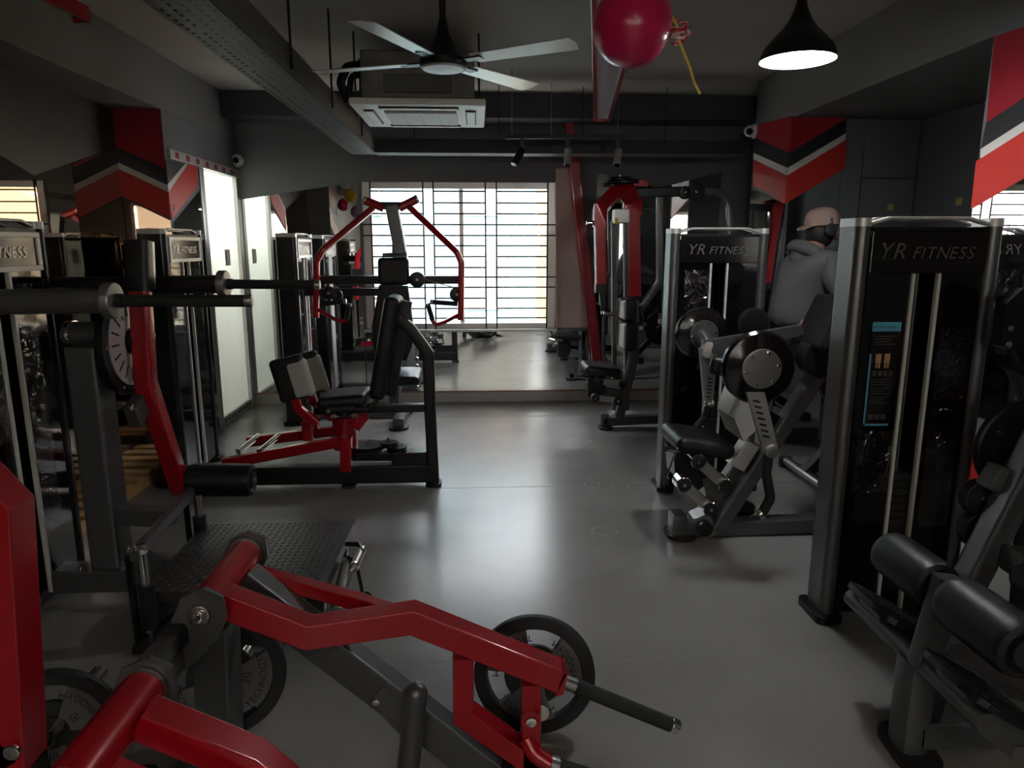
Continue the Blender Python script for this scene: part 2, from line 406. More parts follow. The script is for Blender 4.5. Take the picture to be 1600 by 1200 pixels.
# chevron panels on the columns
def chev(parent, name, m, px, vec, **pl):
    MB().prism([P(x, y, **pl) for x, y in px], vec).build(name, m, parent, smooth=0)
T = 0.006
a = dict(Y=5.17); n = (0, -T, 0)
chev(CL, 'chevron_top', 'crimson', [(174, 165), (249, 167), (258, 263), (180, 229)], n, **a)
chev(CL, 'chevron_band', 'chevron_black', [(180, 229), (258, 263), (261, 289), (181, 252)], n, **a)
chev(CL, 'chevron_stripe', 'chevron_white', [(181, 252), (261, 289), (263, 300), (182, 262)], n, **a)
chev(CL, 'chevron_bottom', 'scarlet', [(182, 262), (263, 300), (268, 342), (185, 303)], n, **a)
a = dict(X=XL); n = (T, 0, 0)
chev(CL, 'chevron_band', 'chevron_black', [(259, 263), (257, 249), (288, 256), (261, 288)], n, **a)
chev(CL, 'chevron_stripe', 'chevron_white', [(261, 288), (287, 256), (292, 257), (262, 300)], n, **a)
chev(CL, 'chevron_bottom', 'scarlet', [(262, 300), (292, 257), (307, 259), (308, 290), (268, 342)], n, **a)
tx = MB(); text(tx, 'P', 0.10, P(271, 335, X=XL) + V((T + .001, 0, 0)), (0, 1, 0), (0, 0, 1), 0.001)
tx.build('column_letter', 'letter_black', CL, smooth=0)
a = dict(X=XR); n = (-T, 0, 0)
for nm, m_, l, r_ in (('chevron_top', 'crimson', (197, 214), (181, 239)), ('chevron_band', 'chevron_black', (214, 239), (239, 262)),
                      ('chevron_stripe', 'chevron_white', (239, 249), (262, 274)), ('chevron_bottom', 'scarlet', (249, 290), (274, 318))):
    xt = {181: 1239, 239: 1234, 262: 1231, 274: 1230, 318: 1227}
    chev(CR, nm, m_, [(1179, l[0]), (xt[r_[0]], r_[0]), (xt[r_[1]], r_[1]), (1178, l[1])], n, **a)
a = dict(Y=5.15); n = (0, -T, 0)
for nm, m_, l, r_ in (('chevron_top', 'crimson', (181, 239), (182, 185)), ('chevron_band', 'chevron_black', (239, 262), (185, 208)),
                      ('chevron_stripe', 'chevron_white', (262, 274), (208, 219)), ('chevron_bottom', 'scarlet', (274, 318), (219, 263))):
    chev(CR, nm, m_, [(xt[l[0]], l[0]), (1322, r_[0]), (1320, r_[1]), (xt[l[1]], l[1])], n, **a)
a = dict(X=2.25); n = (-T, 0, 0)
def ext(x0, y0, x1, y1, X=1720): return (X, y0 + (y1 - y0) * (X - x0) / (x1 - x0))
chev(CN, 'chevron_top', 'crimson', [(1556, 57), ext(1556, 57, 1600, 42), ext(1543, 192, 1600, 154), (1543, 192)], n, **a)
chev(CN, 'chevron_band', 'chevron_black', [(1543, 192), ext(1543, 192, 1600, 154), ext(1534, 233, 1600, 191), (1534, 233)], n, **a)
chev(CN, 'chevron_stripe', 'chevron_white', [(1534, 233), ext(1534, 233, 1600, 191), ext(1534, 248, 1600, 206), (1534, 248)], n, **a)
chev(CN, 'chevron_bottom', 'scarlet', [(1527, 252), ext(1527, 252, 1600, 206), ext(1519, 327, 1600, 280), (1519, 327)], n, **a)
for nm, m_, z in (('chevron_top', 'crimson', (2.42, 2.42, 2.2, 1.95)), ('chevron_band', 'chevron_black', (2.2, 1.95, 1.8, 2.06)), ('chevron_stripe', 'chevron_white', (2.06, 1.8, 1.74, 2.0)), ('chevron_bottom', 'scarlet', (2.0, 1.74, 1.5, 1.8))):
    if nm == 'chevron_top': q = [(XL, 2.1, 2.42), (XL, 2.7, 2.42), (XL, 2.7, 2.2), (XL, 2.1, 1.95)]
    else: q = [(XL, 2.7, z[0]), (XL, 2.1, z[1]), (XL, 2.1, z[2]), (XL, 2.7, z[3])]
    MB().prism(q, (T, 0, 0)).build(nm, m_, CLN, smooth=0)
# low red and white wall panels in the right recess
RW = bpy.data.objects['wall_right_recess']
MB().bb(2.67, 3.24, 5.175, 5.19, 0.30, 0.75).build('red_dado', 'crimson', RW, smooth=0)
MB().bb(2.67, 3.24, 5.17, 5.19, 0.0, 0.30).build('white_skirting', 'tile_skirting', RW, smooth=0)
MB().prism([(2.25, 2.35, .33), (2.25, 3.12, .30), (2.25, 3.12, .62), (2.25, 2.35, .7)], (-T, 0, 0)).build('red_dado', 'scarlet', CN, smooth=0)
MB().bb(2.24, 2.25, 2.35, 3.12, 0.0, 0.2).build('white_skirting', 'tile_skirting', CN, smooth=0)
for (x0, x1, z0, z1) in ((2.83, 3.235, 1.99, 2.39), (2.83, 3.235, 1.2, 1.98)):
    MB().bb(x0, x1, 5.168, 5.19, z0, z1, 0.004).build('wall_panel', 'wall_paint', RW, smooth=0)

# mirrors
def mirror(name, label, poly, vec, m='mirror'):
    t = MB().prism(poly, vec).build(name, m, smooth=0); tag(t, label, 'mirror', 'wall mirrors'); return t
ZM = 0.11
mirror('wall_mirror', 'tall mirror with slanted top between glazed door and window on back wall', [(XL + .01, YB, ZM), (-1.075, YB, ZM), (-1.075, YB, 2.073), (XL + .01, YB, 1.915)], (0, -0.006, 0))
mirror('wall_mirror', 'long low mirror running under the barred window', [(-1.065, YB, ZM), (1.12, YB, ZM), (1.12, YB, 0.69), (-1.065, YB, 0.69)], (0, -0.006, 0))
mirror('wall_mirror', 'tall mirror with notched top behind the chest fly machine', [(1.13, YB, ZM), (2.41, YB, ZM), (2.41, YB, 2.21), (1.72, YB, 2.03), (1.13, YB, 2.17)], (0, -0.006, 0))
mirror('wall_mirror', 'bronze tinted zigzag mirror on left wall behind platform machine', [(-2.47, 2.72, ZM), (-2.47, 5.16, ZM), (-2.47, 5.16, 2.16), (-2.47, 4.19, 1.885), (-2.47, 2.72, 2.30)], (0.006, 0, 0), 'mirror_bronze')
mirror('wall_mirror', 'narrow dark mirror under chevron on left column face', [(-2.465, 5.17, ZM)] + [(XL, 5.17, ZM)] + [P(267, 345, Y=5.17), P(185, 306, Y=5.17)], (0, -0.005, 0), 'mirror_bronze')
mirror('wall_mirror', 'narrow mirror on left column beside glazed door', [(XL, 5.18, ZM), (XL, 5.75, ZM), (XL, 5.75, 1.93), (XL, 5.2, 1.66)], (0.005, 0, 0))
mirror('wall_mirror', 'mirror under red chevron on right column facing the room', [(XR, 5.16, ZM), (XR, 5.83, ZM), (XR, 5.83, 1.96), (XR, 5.16, 1.80)], (-0.005, 0, 0))
mirror('wall_mirror', 'mirror under red chevron behind the person in hoodie', [(XR + .01, 5.15, ZM), (2.655, 5.15, ZM), (2.655, 5.15, 2.04), (XR + .01, 5.15, 1.82)], (0, -0.005, 0))
mirror('wall_mirror', 'thin mirror strip beside dark wall panels in right recess', [(2.67, 5.19, 0.8), (2.82, 5.19, 0.8), (2.82, 5.19, 2.2), (2.67, 5.19, 2.1)], (0, -0.02, 0))
mirror('wall_mirror', 'mirror below chevron on near right column showing window bars', [(2.25, 2.32, 0.75), (2.25, 3.14, 0.75), (2.25, 3.14, 1.70), (2.25, 2.32, 2.0)], (-0.005, 0, 0))
# skirting of the back wall, tile by tile
BBK = struct(MB().bb(XL, 2.6, YB - .008, YB, 0, ZM - .012).build('baseboard_back', 'tile_skirting', smooth=0))
x = XL + .03
while x < 2.5:
    w = min(0.595, 2.59 - x)
    MB().bb(x, x + w, YB - 0.018, YB - .008, 0.0, ZM - 0.012, 0.003).build('skirting_tile', 'tile_skirting', BBK, smooth=0); x += 0.60
struct(MB().bb(XL, 2.41, YB - 0.014, YB, ZM - 0.012, ZM, 0.002).build('trim_1', 'mirror_edge', smooth=0))

# ---- window with its frame, mullion and security grille
W = struct(MB().bb(WX0, WX1, YB + .06, YB + .065, WZ0, WZ1).build('window_1', 'aluminium', smooth=0))
bpy.data.objects.remove(W)
W = bpy.data.objects.new('window_1', None); COL.objects.link(W); W['kind'] = 'structure'
f = MB()
f.bb(WX0, WX0 + .075, YB + .02, YB + .12, WZ0, WZ1, .004).bb(WX1 - .075, WX1, YB + .02, YB + .12, WZ0, WZ1, .004)
f.bb(WX0 + .075, WX1 - .075, YB + .02, YB + .12, WZ0, WZ0 + .055, .004).bb(WX0 + .075, WX1 - .075, YB + .02, YB + .12, WZ1 - .06, WZ1, .004)
f.build('window_frame', 'aluminium', W, smooth=0)
MB().bb(-0.155, -0.115, YB + .06, YB + .1, WZ0 + .05, WZ1 - .05, .003).build('mullion', 'aluminium', W, smooth=0)
MB().bb(WX0 - .02, WX1 + .02, YB - .02, YB + .02, WZ0 - .025, WZ0, .004).build('window_sill', 'aluminium', W, smooth=0)
gm = bpy.data.materials.new('clear_pane'); gm.use_nodes = True
_n = gm.node_tree.nodes; _l = gm.node_tree.links
_g = _n.new('ShaderNodeBsdfGlossy'); _g.inputs['Roughness'].default_value = 0.02; _t = _n.new('ShaderNodeBsdfTransparent')
_m = _n.new('ShaderNodeMixShader'); _m.inputs[0].default_value = 0.05
_l.new(_t.outputs[0], _m.inputs[1]); _l.new(_g.outputs[0], _m.inputs[2]); _l.new(_m.outputs[0], _n['Material Output'].inputs['Surface'])
M['clear_pane'] = gm
for (x0, x1) in ((WX0 + .075, -.155), (-.115, WX1 - .075)):
    MB().bb(x0, x1, YB + .078, YB + .082, WZ0 + .055, WZ1 - .06).build('pane', 'clear_pane', W, smooth=0)
YG = YB + 0.005
vx = [P(px, 400, Y=YG).x for px in (582, 663, 679, 759, 776, 855)]
hz = [P(720, py, Y=YG).z for py in (299, 317, 334, 351, 368, 384, 401, 418, 433, 449, 466, 482, 497)]
for xx in vx: MB().bb(xx - .007, xx + .007, YG - .005, YG + .005, WZ0, WZ1).build('grille_bar', 'grille_black', W, smooth=0)
for i, z in enumerate(hz):
    if i in (3, 4, 8, 9): segs = [(WX0, WX1)]
    else: segs = [(vx[0], vx[1]), (vx[2], vx[3]), (vx[4], vx[5])]
    for s0, s1 in segs: MB().bb(s0, s1, YG - .004, YG + .004, z - .0065, z + .0065).build('grille_bar', 'grille_black', W, smooth=0)
# beige board beside the window
tag(MB().prism([P(868, 264, Y=6.69), P(906, 262, Y=6.69), P(930, 511, Y=6.69), P(868, 512, Y=6.69)], (0, -0.02, 0)).build('board', 'beige_board', smooth=0), 'plain pinkish beige board covering wall right of the window', 'board')

# ---- buildings outside
def facade(name, label, x0, x1, y, z0, z1, m, wins):
    t = thing(name, label, 'building', ((x0 + x1) / 2, y, z0))
    MB().bb(x0, x1, y, y + 1.5, z0, z1).build('building_wall', m, t, smooth=0)
    for (wx, wz, ww, wh) in wins:
        w = MB().bb(wx, wx + ww, y - .06, y - .005, wz, wz + wh).build('window_surround', 'facade_white', t, smooth=0)
        for k in range(2):
            MB().bb(wx + .06 + k * (ww / 2 - .02), wx + ww / 2 - .04 + k * (ww / 2 - .02), y - .075, y - .055, wz + .06, wz + wh - .06).build('window_pane', 'facade_window', w, smooth=0)
    return t
facade('apartment_block', 'pale cyan apartment block seen through middle of barred window', -5.2, 1.15, 13.5, -8, 4.6, 'facade_cyan',
       [(-2.6 + i * 2.3, -3.2 + j * 1.75, .85, 1.0) for i in range(2) for j in range(4)] + [(-4.9, -3.2 + j * 1.75, .85, 1.0) for j in range(4)])
facade('sand_building', 'sand coloured building seen through right side of barred window', 1.2, 7.0, 14.5, -8, 4.4, 'facade_sand',
       [(1.5, -2.6 + j * 1.9, .8, 1.1) for j in range(3)])
facade('white_building', 'white office block seen through left side of barred window', -12, -3.0, 11.6, -8, 4.2, 'facade_white',
       [(-5.2 + i * 1.1, -2.4 + j * 1.2, .75, .7) for i in range(2) for j in range(5)])
struct(MB().bb(-40, 40, -60, 60, -8.2, -8).build('ground_outside', 'ground', smooth=0))

# ---- glazed door on the left with its aluminium frame and the small room behind
D = bpy.data.objects.new('door_1', None); COL.objects.link(D); D['kind'] = 'structure'
X0 = XL - 0.02
MB().bb(XL - .05, XL + .02, 5.23, 6.68, 2.10, 2.17, .004).build('door_header', 'aluminium', D, smooth=0)
for (y0, y1) in ((5.76, 5.84), (6.60, 6.68)):
    MB().bb(XL - .06, XL + .012, y0, y1, 0.0, 2.10, .004).build('door_jamb', 'aluminium', D, smooth=0)
MB().bb(XL - .05, XL + .006, 5.84, 6.60, 0.0, 0.075, .003).build('bottom_rail', 'aluminium', D, smooth=0)
s = MB()
for i in range(9): s.bb(XL + .006, XL + .008, 5.87 + i * .08, 5.915 + i * .08, 0.03, 0.045)
s.build('rail_slots', 'letter_black', D, smooth=0)['kind'] = 'stuff'
MB().bb(XL - .03, XL - .022, 5.84, 6.60, 0.075, 2.10).build('pane', 'frosted_glass', D, smooth=0)
st = MB().bb(XL - .022, XL - .019, 6.26, 6.38, 1.33, 1.47).build('warning_sticker', 'beige_board', D, smooth=0)
MB().bb(XL - .019, XL - .017, 6.30, 6.34, 1.36, 1.44).build('sticker_mark', 'chevron_white', st, smooth=0)
tp = MB()
for i in range(7): tp.bb(XL + .02, XL + .0215, 5.30 + i * .19, 5.36 + i * .19, 2.115, 2.155)
tp.build('tape_marks', 'crimson', D, smooth=0)['kind'] = 'stuff'
cr = MB().bb(-3.5, -3.4, 5.3, YB, 0, 2.4).bb(-3.4, XL - .06, 5.3, 5.36, 0, 2.4).bb(-3.4, XL - .1, 5.36, YB, 2.33, 2.4)
struct(cr.build('wall_left_cubicle', 'plain_white', smooth=0))
ld = bpy.data.lights.new('cubicle_lamp', 'AREA'); ld.size = 0.5; ld.energy = 45; ld.color = (1.0, 0.97, 0.9)
lo = bpy.data.objects.new('cubicle_lamp', ld); COL.objects.link(lo); lo.location = (-2.8, 6.1, 2.32)

# ---- suspended perforated cable tray and black duct
TY0, TY1, TX0, TX1, TZ = -1.5, 6.16, -1.03, -0.82, 2.25
t = thing('cable_tray', 'perforated grey cable tray hanging under ceiling from front to back', 'cable tray', (TX0, TY1, TZ))
b = MB()
ny = 150; nx = 5; cy = (TY1 - TY0) / ny; cx = (TX1 - TX0) / nx
for i in range(nx):
    for j in range(ny):
        x0, y0 = TX0 + i * cx, TY0 + j * cy; ox = 0.32 if (i + j) % 2 else 0.36
        o = [(x0, y0, TZ), (x0 + cx, y0, TZ), (x0 + cx, y0 + cy, TZ), (x0, y0 + cy, TZ)]
        if (i * 7 + j * 3) % 11 == 0: b.quad(o); continue
        q = [(x0 + cx * .38, y0 + cy * .3, TZ), (x0 + cx * .62, y0 + cy * .3, TZ), (x0 + cx * .62, y0 + cy * .7, TZ), (x0 + cx * .38, y0 + cy * .7, TZ)]
        for k in range(4): b.quad([o[k], o[(k + 1) % 4], q[(k + 1) % 4], q[k]])
b.build('perforated_base', 'tray_metal', t, smooth=0)
for xx in (TX0, TX1 - .004): MB().bb(xx, xx + .004, TY0, TY1, TZ, TZ + .13).build('tray_side', 'tray_metal', t, smooth=0)
MB().bb(TX0 + .01, TX1 - .01, TY0, TY1, TZ + .05, TZ + .11, .01).build('cable_bundle', 'duct_black', t, smooth=0)
for yy in (0.6, 2.0, 3.35, 4.25, 5.3):
    MB().tube([(TX1 + .012, yy, TZ + .02), (TX1 + .012, yy, ZC)], 0.006, 6).build('hanger_rod', 'frame_black', t)
t = thing('air_duct', 'black rectangular duct crossing room above the window', 'duct', (0.7, 6.1, 2.25))
MB().bb(TX1 + .003, 2.26, 6.0, 6.18, 2.253, 2.36, .003).build('duct_body', 'duct_black', t, smooth=0)
MB().bb(TX1 + .003, 2.26, 6.0, 6.19, 2.247, 2.253).build('duct_underside', 'tray_metal', t, smooth=0)
for xx in (-0.5, .2, .9, 1.6): MB().tube([(xx, 6.09, 2.36), (xx, 6.09, 2.8)], .004, 6).build('hanger_rod', 'frame_black', t)

# ---- cassette air conditioner
ac = thing('air_conditioner', 'white ceiling cassette air conditioner hung on rods beside fan', 'air conditioner', (-.35, 4.98, 2.35))
MB().bb(-.70, 0.0, 4.62, 5.34, 2.395, 2.68, .01).build('metal_body', 'galvanised', ac, smooth=0)
MB().bb(-.56, -.14, 4.606, 4.622, 2.43, 2.54, .004).build('access_panel', 'tray_metal', ac, smooth=0)
pn = MB().bb(-.77, 0.07, 4.56, 5.40, 2.35, 2.392, .012).build('fascia', 'white_plastic', ac, smooth=30)
MB().bb(-.58, -.12, 4.75, 5.21, 2.338, 2.352, .006).build('intake_grille', 'grille_plastic', ac, smooth=0)
for i in range(4): MB().bb(-.575 + i * .116, -.570 + i * .116 + .104, 4.76, 5.20, 2.334, 2.340).build('filter_panel', 'grille_plastic', ac, smooth=0)
for (x0, x1, y0, y1) in ((-.60, -.10, 4.62, 4.69), (-.60, -.10, 5.27, 5.34), (-.71, -.64, 4.73, 5.23), (-.06, .01, 4.73, 5.23)):
    v = MB().bb(x0, x1, y0, y1, 2.344, 2.351, .003).build('air_slot', 'letter_black', ac, smooth=0)
    MB().bb(x0 + .008, x1 - .008, y0 + .012, y1 - .012, 2.338, 2.343, .002).build('louvre', 'white_plastic', ac, smooth=0)
MB().tube([(-.70, 4.75, 2.62), (-.80, 4.72, 2.60), (-.84, 4.70, 2.50), (-.80, 4.74, 2.40)], .028, 10, .05).build('pipe_lagging', 'frame_black', ac)
MB().tube([(-.70, 4.72, 2.56), (-.77, 4.70, 2.54), (-.79, 4.70, 2.42)], .02, 10, .04).build('pipe_lagging', 'frame_black', ac)
for (x, y) in ((-.74, 4.66), (.03, 4.66), (-.74, 5.3), (.03, 5.3)): MB().tube([(x, y, 2.45), (x, y, ZC)], .006, 6).build('hanger_rod', 'frame_black', ac)

# ---- ceiling fan
FX, FY, FZ = -0.136, 3.30, 2.265
fan = thing('ceiling_fan', 'black ceiling fan with four pale metal blades', 'fan', (FX, FY, FZ))
MB().lathe((FX, FY, ZC), (0, 0, -1), [(0, 0), (.05, 0), (.045, .05), (.02, .085), (.0, .085)], 16).build('canopy', 'frame_black', fan)
MB().tube([(FX, FY, ZC - .05), (FX, FY, FZ + .15)], .014, 10).build('down_rod', 'frame_black', fan)
MB().lathe((FX, FY, FZ + .20), (0, 0, -1), [(0, 0), (.018, 0), (.03, .06), (.06, .115), (.075, .135), (.105, .165), (.105, .19), (.09, .2), (0, .2)], 28).build('motor_housing', 'frame_black', fan)
MB().lathe((FX, FY, FZ), (0, 0, -1), [(0, .004), (.03, .008), (.09, .003), (.098, -.004)], 28).build('bottom_cover', 'pale_silver', fan)
for e_ in ((900, 68), (575, 40), (515, 112), (806, 130)):
    e_ = P(*e_, Z=FZ + .025); a = math.atan2(e_.y - FY, e_.x - FX); d = V((math.cos(a), math.sin(a), 0)); sd = V((-math.sin(a), math.cos(a), 0)); o = V((FX, FY, FZ + .025))
    q = lambda r, w, up: o + d * r + sd * w + V((0, 0, up))
    MB().prism([q(.16, -.045, .006), q(.62, -.058, .008), q(.635, 0, 0), q(.62, .058, -.008), q(.16, .045, -.006)], (0, 0, .004)).build('blade', 'fan_blade', fan, smooth=0)
    MB().bar([o + d * .08, o + d * .2], .05, .006).build('blade_iron', 'frame_black', fan)

# ---- pendant lamps
def pendant(loc, label, watts=4.9):
    t = thing('pendant_lamp', label, 'lamp', loc, 'black dome pendant lamps'); x, y, z = loc
    pr = [(.150, 0), (.148, .018), (.135, .05), (.105, .085), (.072, .118), (.045, .155), (.026, .20), (.017, .24), (.0, .243)]
    MB().lathe((x, y, z), (0, 0, 1), pr, 32).build('shade', 'frame_black', t)
    MB().lathe((x, y, z + .001), (0, 0, 1), [(r - .004, h) for r, h in pr[:-3]] + [(.02, .15)], 32).build('shade_lining', 'lamp_white', t)
    MB().ball((x, y, z + .05), .032).build('bulb', 'bulb', t)
    MB().tube([(x, y, z + .24), (x, y, ZC)], .004, 6).build('cord', 'frame_black', t)
    ld = bpy.data.lights.new('pendant_light', 'POINT'); ld.energy = watts; ld.shadow_soft_size = .05; ld.color = (.95, .98, 1) if watts < 4.6 else (1, .87, .74)
    lo = bpy.data.objects.new('pendant_light', ld); COL.objects.link(lo); lo.parent = t; lo.location = (0, 0, -0.01)
    return t
pl = P(1246, 95, Y=3.0)
pendant((pl.x, pl.y, pl.z), 'black dome pendant lamp glowing white at upper right', 4.5)
pendant((pl.x, -1.9, pl.z), 'black dome pendant lamp added as fill light behind the photographer, right side')  # this pendant and the next are added out of view for fill
pendant((-1.25, -1.9, pl.z), 'black dome pendant lamp added as fill light behind the photographer, left side')
wl_ = thing('fill_downlight', 'round warm ceiling downlight added as fill light behind the photographer', 'lamp', (0.5, -1.0, ZC))  # added out of view for a warm fill from behind
MB().cyl((0.5, -1.0, ZC), (0.5, -1.0, ZC - .02), .09, 24).build('fill_lamp_ring', 'white_plastic', wl_)
ld = bpy.data.lights.new('downlight', 'AREA'); ld.shape = 'DISK'; ld.size = .16; ld.energy = 4; ld.color = (1.0, .72, .45)  # light of the added fill lamp
lo = bpy.data.objects.new('downlight', ld); COL.objects.link(lo); lo.parent = wl_; lo.location = (0, 0, -.03)

# ---- red framed light fixtures
def red_light(name, label, pts, z, th=.05):
    c = sum((V((p[0], p[1], z)) for p in pts), V()) / len(pts)
    t = thing(name, label, 'light fixture', tuple(c))
    q = [V((p[0], p[1], z)) for p in pts]
    inn = [c + (p - c) * 1.0 for p in q]
    f = MB(); n = len(q)
    for i in range(n): f.bar([q[i], q[(i + 1) % n]], .022, th)
    f.build('red_frame', 'red_paint', t)
    MB().prism([p + V((0, 0, -.01)) for p in q], (0, 0, .02)).build('diffuser', 'diffuser', t, smooth=0)
    for i in (0, 2): MB().tube([q[i] + V((0, 0, .02)), V((q[i].x, q[i].y, ZC))], .002, 5).build('hanger_wire', 'steel', t)
    return t
zz = 2.38
e0, e1 = P(930, 184, Z=zz), P(951, 184, Z=zz); s0, s1 = P(928, 0, Z=zz), P(1003, 0, Z=zz)
s0 = e0 + (s0 - e0) * 1.25; s1 = e1 + (s1 - e1) * 1.25
red_light('red_light_fixture', 'tapered red framed light panel hanging behind pink balloon', [e0, e1, s1, s0], zz)
a0, a1, a2 = P(100, 24, Z=2.72), P(137, 22, Z=2.72), P(40, 0, Z=2.72)
b = a2 + (a2 - a0) * .6; b2 = b + (a1 - a0) * 1.3
red_light('red_light_fixture', 'red framed light strip on ceiling at top left corner', [a0, a1, b2, b], 2.72, .08)
t = thing('red_wall_strip', 'slanted red strip light running down back wall beside beige board', 'light fixture', tuple(P(932, 562, Y=6.62)))
MB().bar([P(889, 192, Y=6.33), P(894, 236, Y=6.33)], .075, .05, (0, -1, 0)).build('upper_strip', 'red_paint', t)
MB().bar([P(894, 236, Y=6.62), P(933, 563, Y=6.62)], .10, .05, (0, -1, 0)).build('lower_strip', 'red_paint', t)
MB().bar([P(894, 236, Y=6.595), P(933, 563, Y=6.595)], .07, .006, (0, -1, 0)).build('strip_face', 'crimson', t)
MB().bar([P(894, 230, Y=6.33), P(894, 230, Y=6.33) + V((0, .3, 0))], .07, .05).build('strip_elbow', 'red_paint', t)

# ---- track light
tr = thing('track_light', 'black ceiling track rail carrying three cylinder spotlights', 'track light', tuple(P(885, 215, Y=5.55)))
p0, p1 = P(790, 214, Y=5.55), P(976, 213, Y=5.55)
MB().bar([p0, p1], .035, .03).build('rail', 'duct_black', tr)
for px in (800, 861, 965):
    q = P(px, 213, Y=5.55); MB().tube([q, V((q.x, q.y, ZC))], .003, 5).build('hanger_wire', 'steel', tr)
for (px, py, qx, qy) in ((816, 234, 803, 257), (887, 234, 887, 258), (966, 234, 964, 258)):
    a_, b_ = P(px, py, Y=5.55), P(qx, qy, Y=5.50)
    sp = MB().cyl(a_, b_, .028, 18, bev=.004).build('spot_head', 'spot_silver' if px != 816 else 'frame_black', tr)
    MB().cyl(b_ + (a_ - b_) * .02, b_ - (a_ - b_) * .02, .023, 16).build('spot_lens', 'lens_black', sp)
    MB().bar([P(px, 215, Y=5.55), a_], .03, .02, (0, 1, 0)).build('spot_bracket', 'frame_black', tr)

# ---- security cameras
def dome(loc, aim, label):
    t = thing('security_camera', label, 'camera', tuple(loc), 'white dome security cameras'); aim = V(aim).normalized(); loc = V(loc)
    MB().lathe(loc, aim, [(0, 0), (.058, 0), (.058, .012), (.045, .03), (0, .032)], 24).build('mount', 'camera_white', t)
    b = MB().ball(loc + aim * .045, .046).build('ball_housing', 'camera_white', t)
    d2 = (V((0, 0, 1.2)) - loc).normalized()
    MB().cyl(loc + aim * .045 + d2 * .038, loc + aim * .045 + d2 * .05, .027, 18).build('lens', 'lens_black', b)
    return t
q = P(371, 251, Y=6.66); sc_ = dome(q, (0, -1, 0), 'white dome security camera on back wall near glazed door')
MB().tube([q + V((-.04, .03, .04)), q + V((-.05, .03, .2)), q + V((-.045, .03, .32))], .006, 6, .05).build('cable', 'camera_white', sc_)
q = P(1180, 205, X=XR); dome((XR, q.y, q.z), (-1, 0, 0), 'white dome security camera on right column above chevron')

# ---- balloons
def balloon(loc, r, m, label, neck=(1, 0, .3)):
    t = thing('balloon', label, 'balloon', tuple(loc), None); loc = V(loc); nk = V(neck).normalized()
    pr = [(0, -r)] + [(r * math.sin(i * PI / 16) * (1 if i < 9 else 1 - .12 * (i - 8) / 7), -r * math.cos(i * PI / 16) * (1 if i < 9 else 1.12)) for i in range(1, 16)] + [(.012, r * 1.13), (.016, r * 1.2), (0, r * 1.2)]
    MB().lathe(loc, nk, pr, 28).build('balloon_skin', m, t, smooth=60)
    if r < .12: MB().tube([loc + nk * r * 1.1, V((loc.x, loc.y + .02, ZC if loc.x > XL + .0 else ZB))], .0015, 5).build('string', 'ribbon_white', t)
    return t
bl = P(987, 41, Y=2.5)
bt = balloon(bl, .131, 'balloon_pink', 'large pink balloon hanging below ceiling at top centre', (.75, .25, .62))
kn = bl + V((.75, .25, .62)).normalized() * .15
def curl(c, n, r, pitch, ax, ph=0): 
    ax = V(ax).normalized(); s, u = frame_of(ax)
    return [V(c) + ax * (pitch * i / 12) + (s * math.cos(ph + i * PI / 6) + u * math.sin(ph + i * PI / 6)) * r for i in range(n)]
kk = P(1058, 40, Y=2.5)
for m_, ph, r_, ax in (('ribbon_white', 0, .03, (.5, 0, -1)), ('ribbon_red', 2, .024, (1, .2, -.6)), ('ribbon_white', 4, .02, (.2, .3, -1)), ('ribbon_red', 1, .03, (.1, -.3, -1))):
    MB().sweep(curl(kk, 22, r_, .03, ax, ph), rrect(.009, .0016, .0005, 1)).build('ribbon', m_, bt)
MB().sweep(fillet([kn, kk, P(1062, 66, Y=2.5), P(1078, 105, Y=2.5), P(1085, 130, Y=2.5), P(1094, 147, Y=2.5)], .05), rrect(.009, .0025, .0008, 1), (0, -1, 0)).build('ribbon', 'ribbon_yellow', bt)
MB().tube([kn, V((kn.x + .03, kn.y, ZC))], .002, 5).build('string', 'ribbon_yellow', bt)
balloon((-2.04, 1.5, 2.30), .10, 'balloon_yellow', 'yellow balloon under ceiling, mirrored left of window', (0, .2, 1))
balloon((-2.0, 1.20, 2.06), .10, 'balloon_lilac', 'lilac balloon below the yellow one, mirrored left of window', (0, .2, 1))
balloon((-2.12, 1.75, 2.14), .09, 'balloon_pink', 'pink balloon beside the yellow one, mirrored left of window', (0, .2, 1))
# wooden pallet lying against the left mirror
t = thing('wooden_pallet', 'wooden slatted pallet on floor behind the left machines', 'pallet', (-2.25, 4.2, 0))
for xx in (-2.43, -2.12): MB().bb(xx - .025, xx + .025, 3.45, 5.05, .0, .07).build('bearer', 'pallet_wood', t, smooth=0)
for k in range(11): MB().bb(-2.46, -2.09, 3.47 + k * .145, 3.555 + k * .145, .07, .09, .003).build('slat', 'pallet_wood', t, smooth=0)
# sticky notes
for (px, py, l) in ((1391, 324, 'small yellow sticky note on dark panel above machine tower'), (1499, 315, 'small yellow sticky note on right wall')):
    if px < 1450: q = P(px, py, Y=5.168); MB_ = MB().bb(q.x - .022, q.x + .022, 5.164, 5.168, q.z - .022, q.z + .022)
    else: q = P(px, py, X=3.25); MB_ = MB().bb(3.246, 3.25, q.y - .03, q.y + .03, q.z - .025, q.z + .025)
    tag(MB_.build('sticky_note', 'sticky_note', smooth=0), l, 'note')
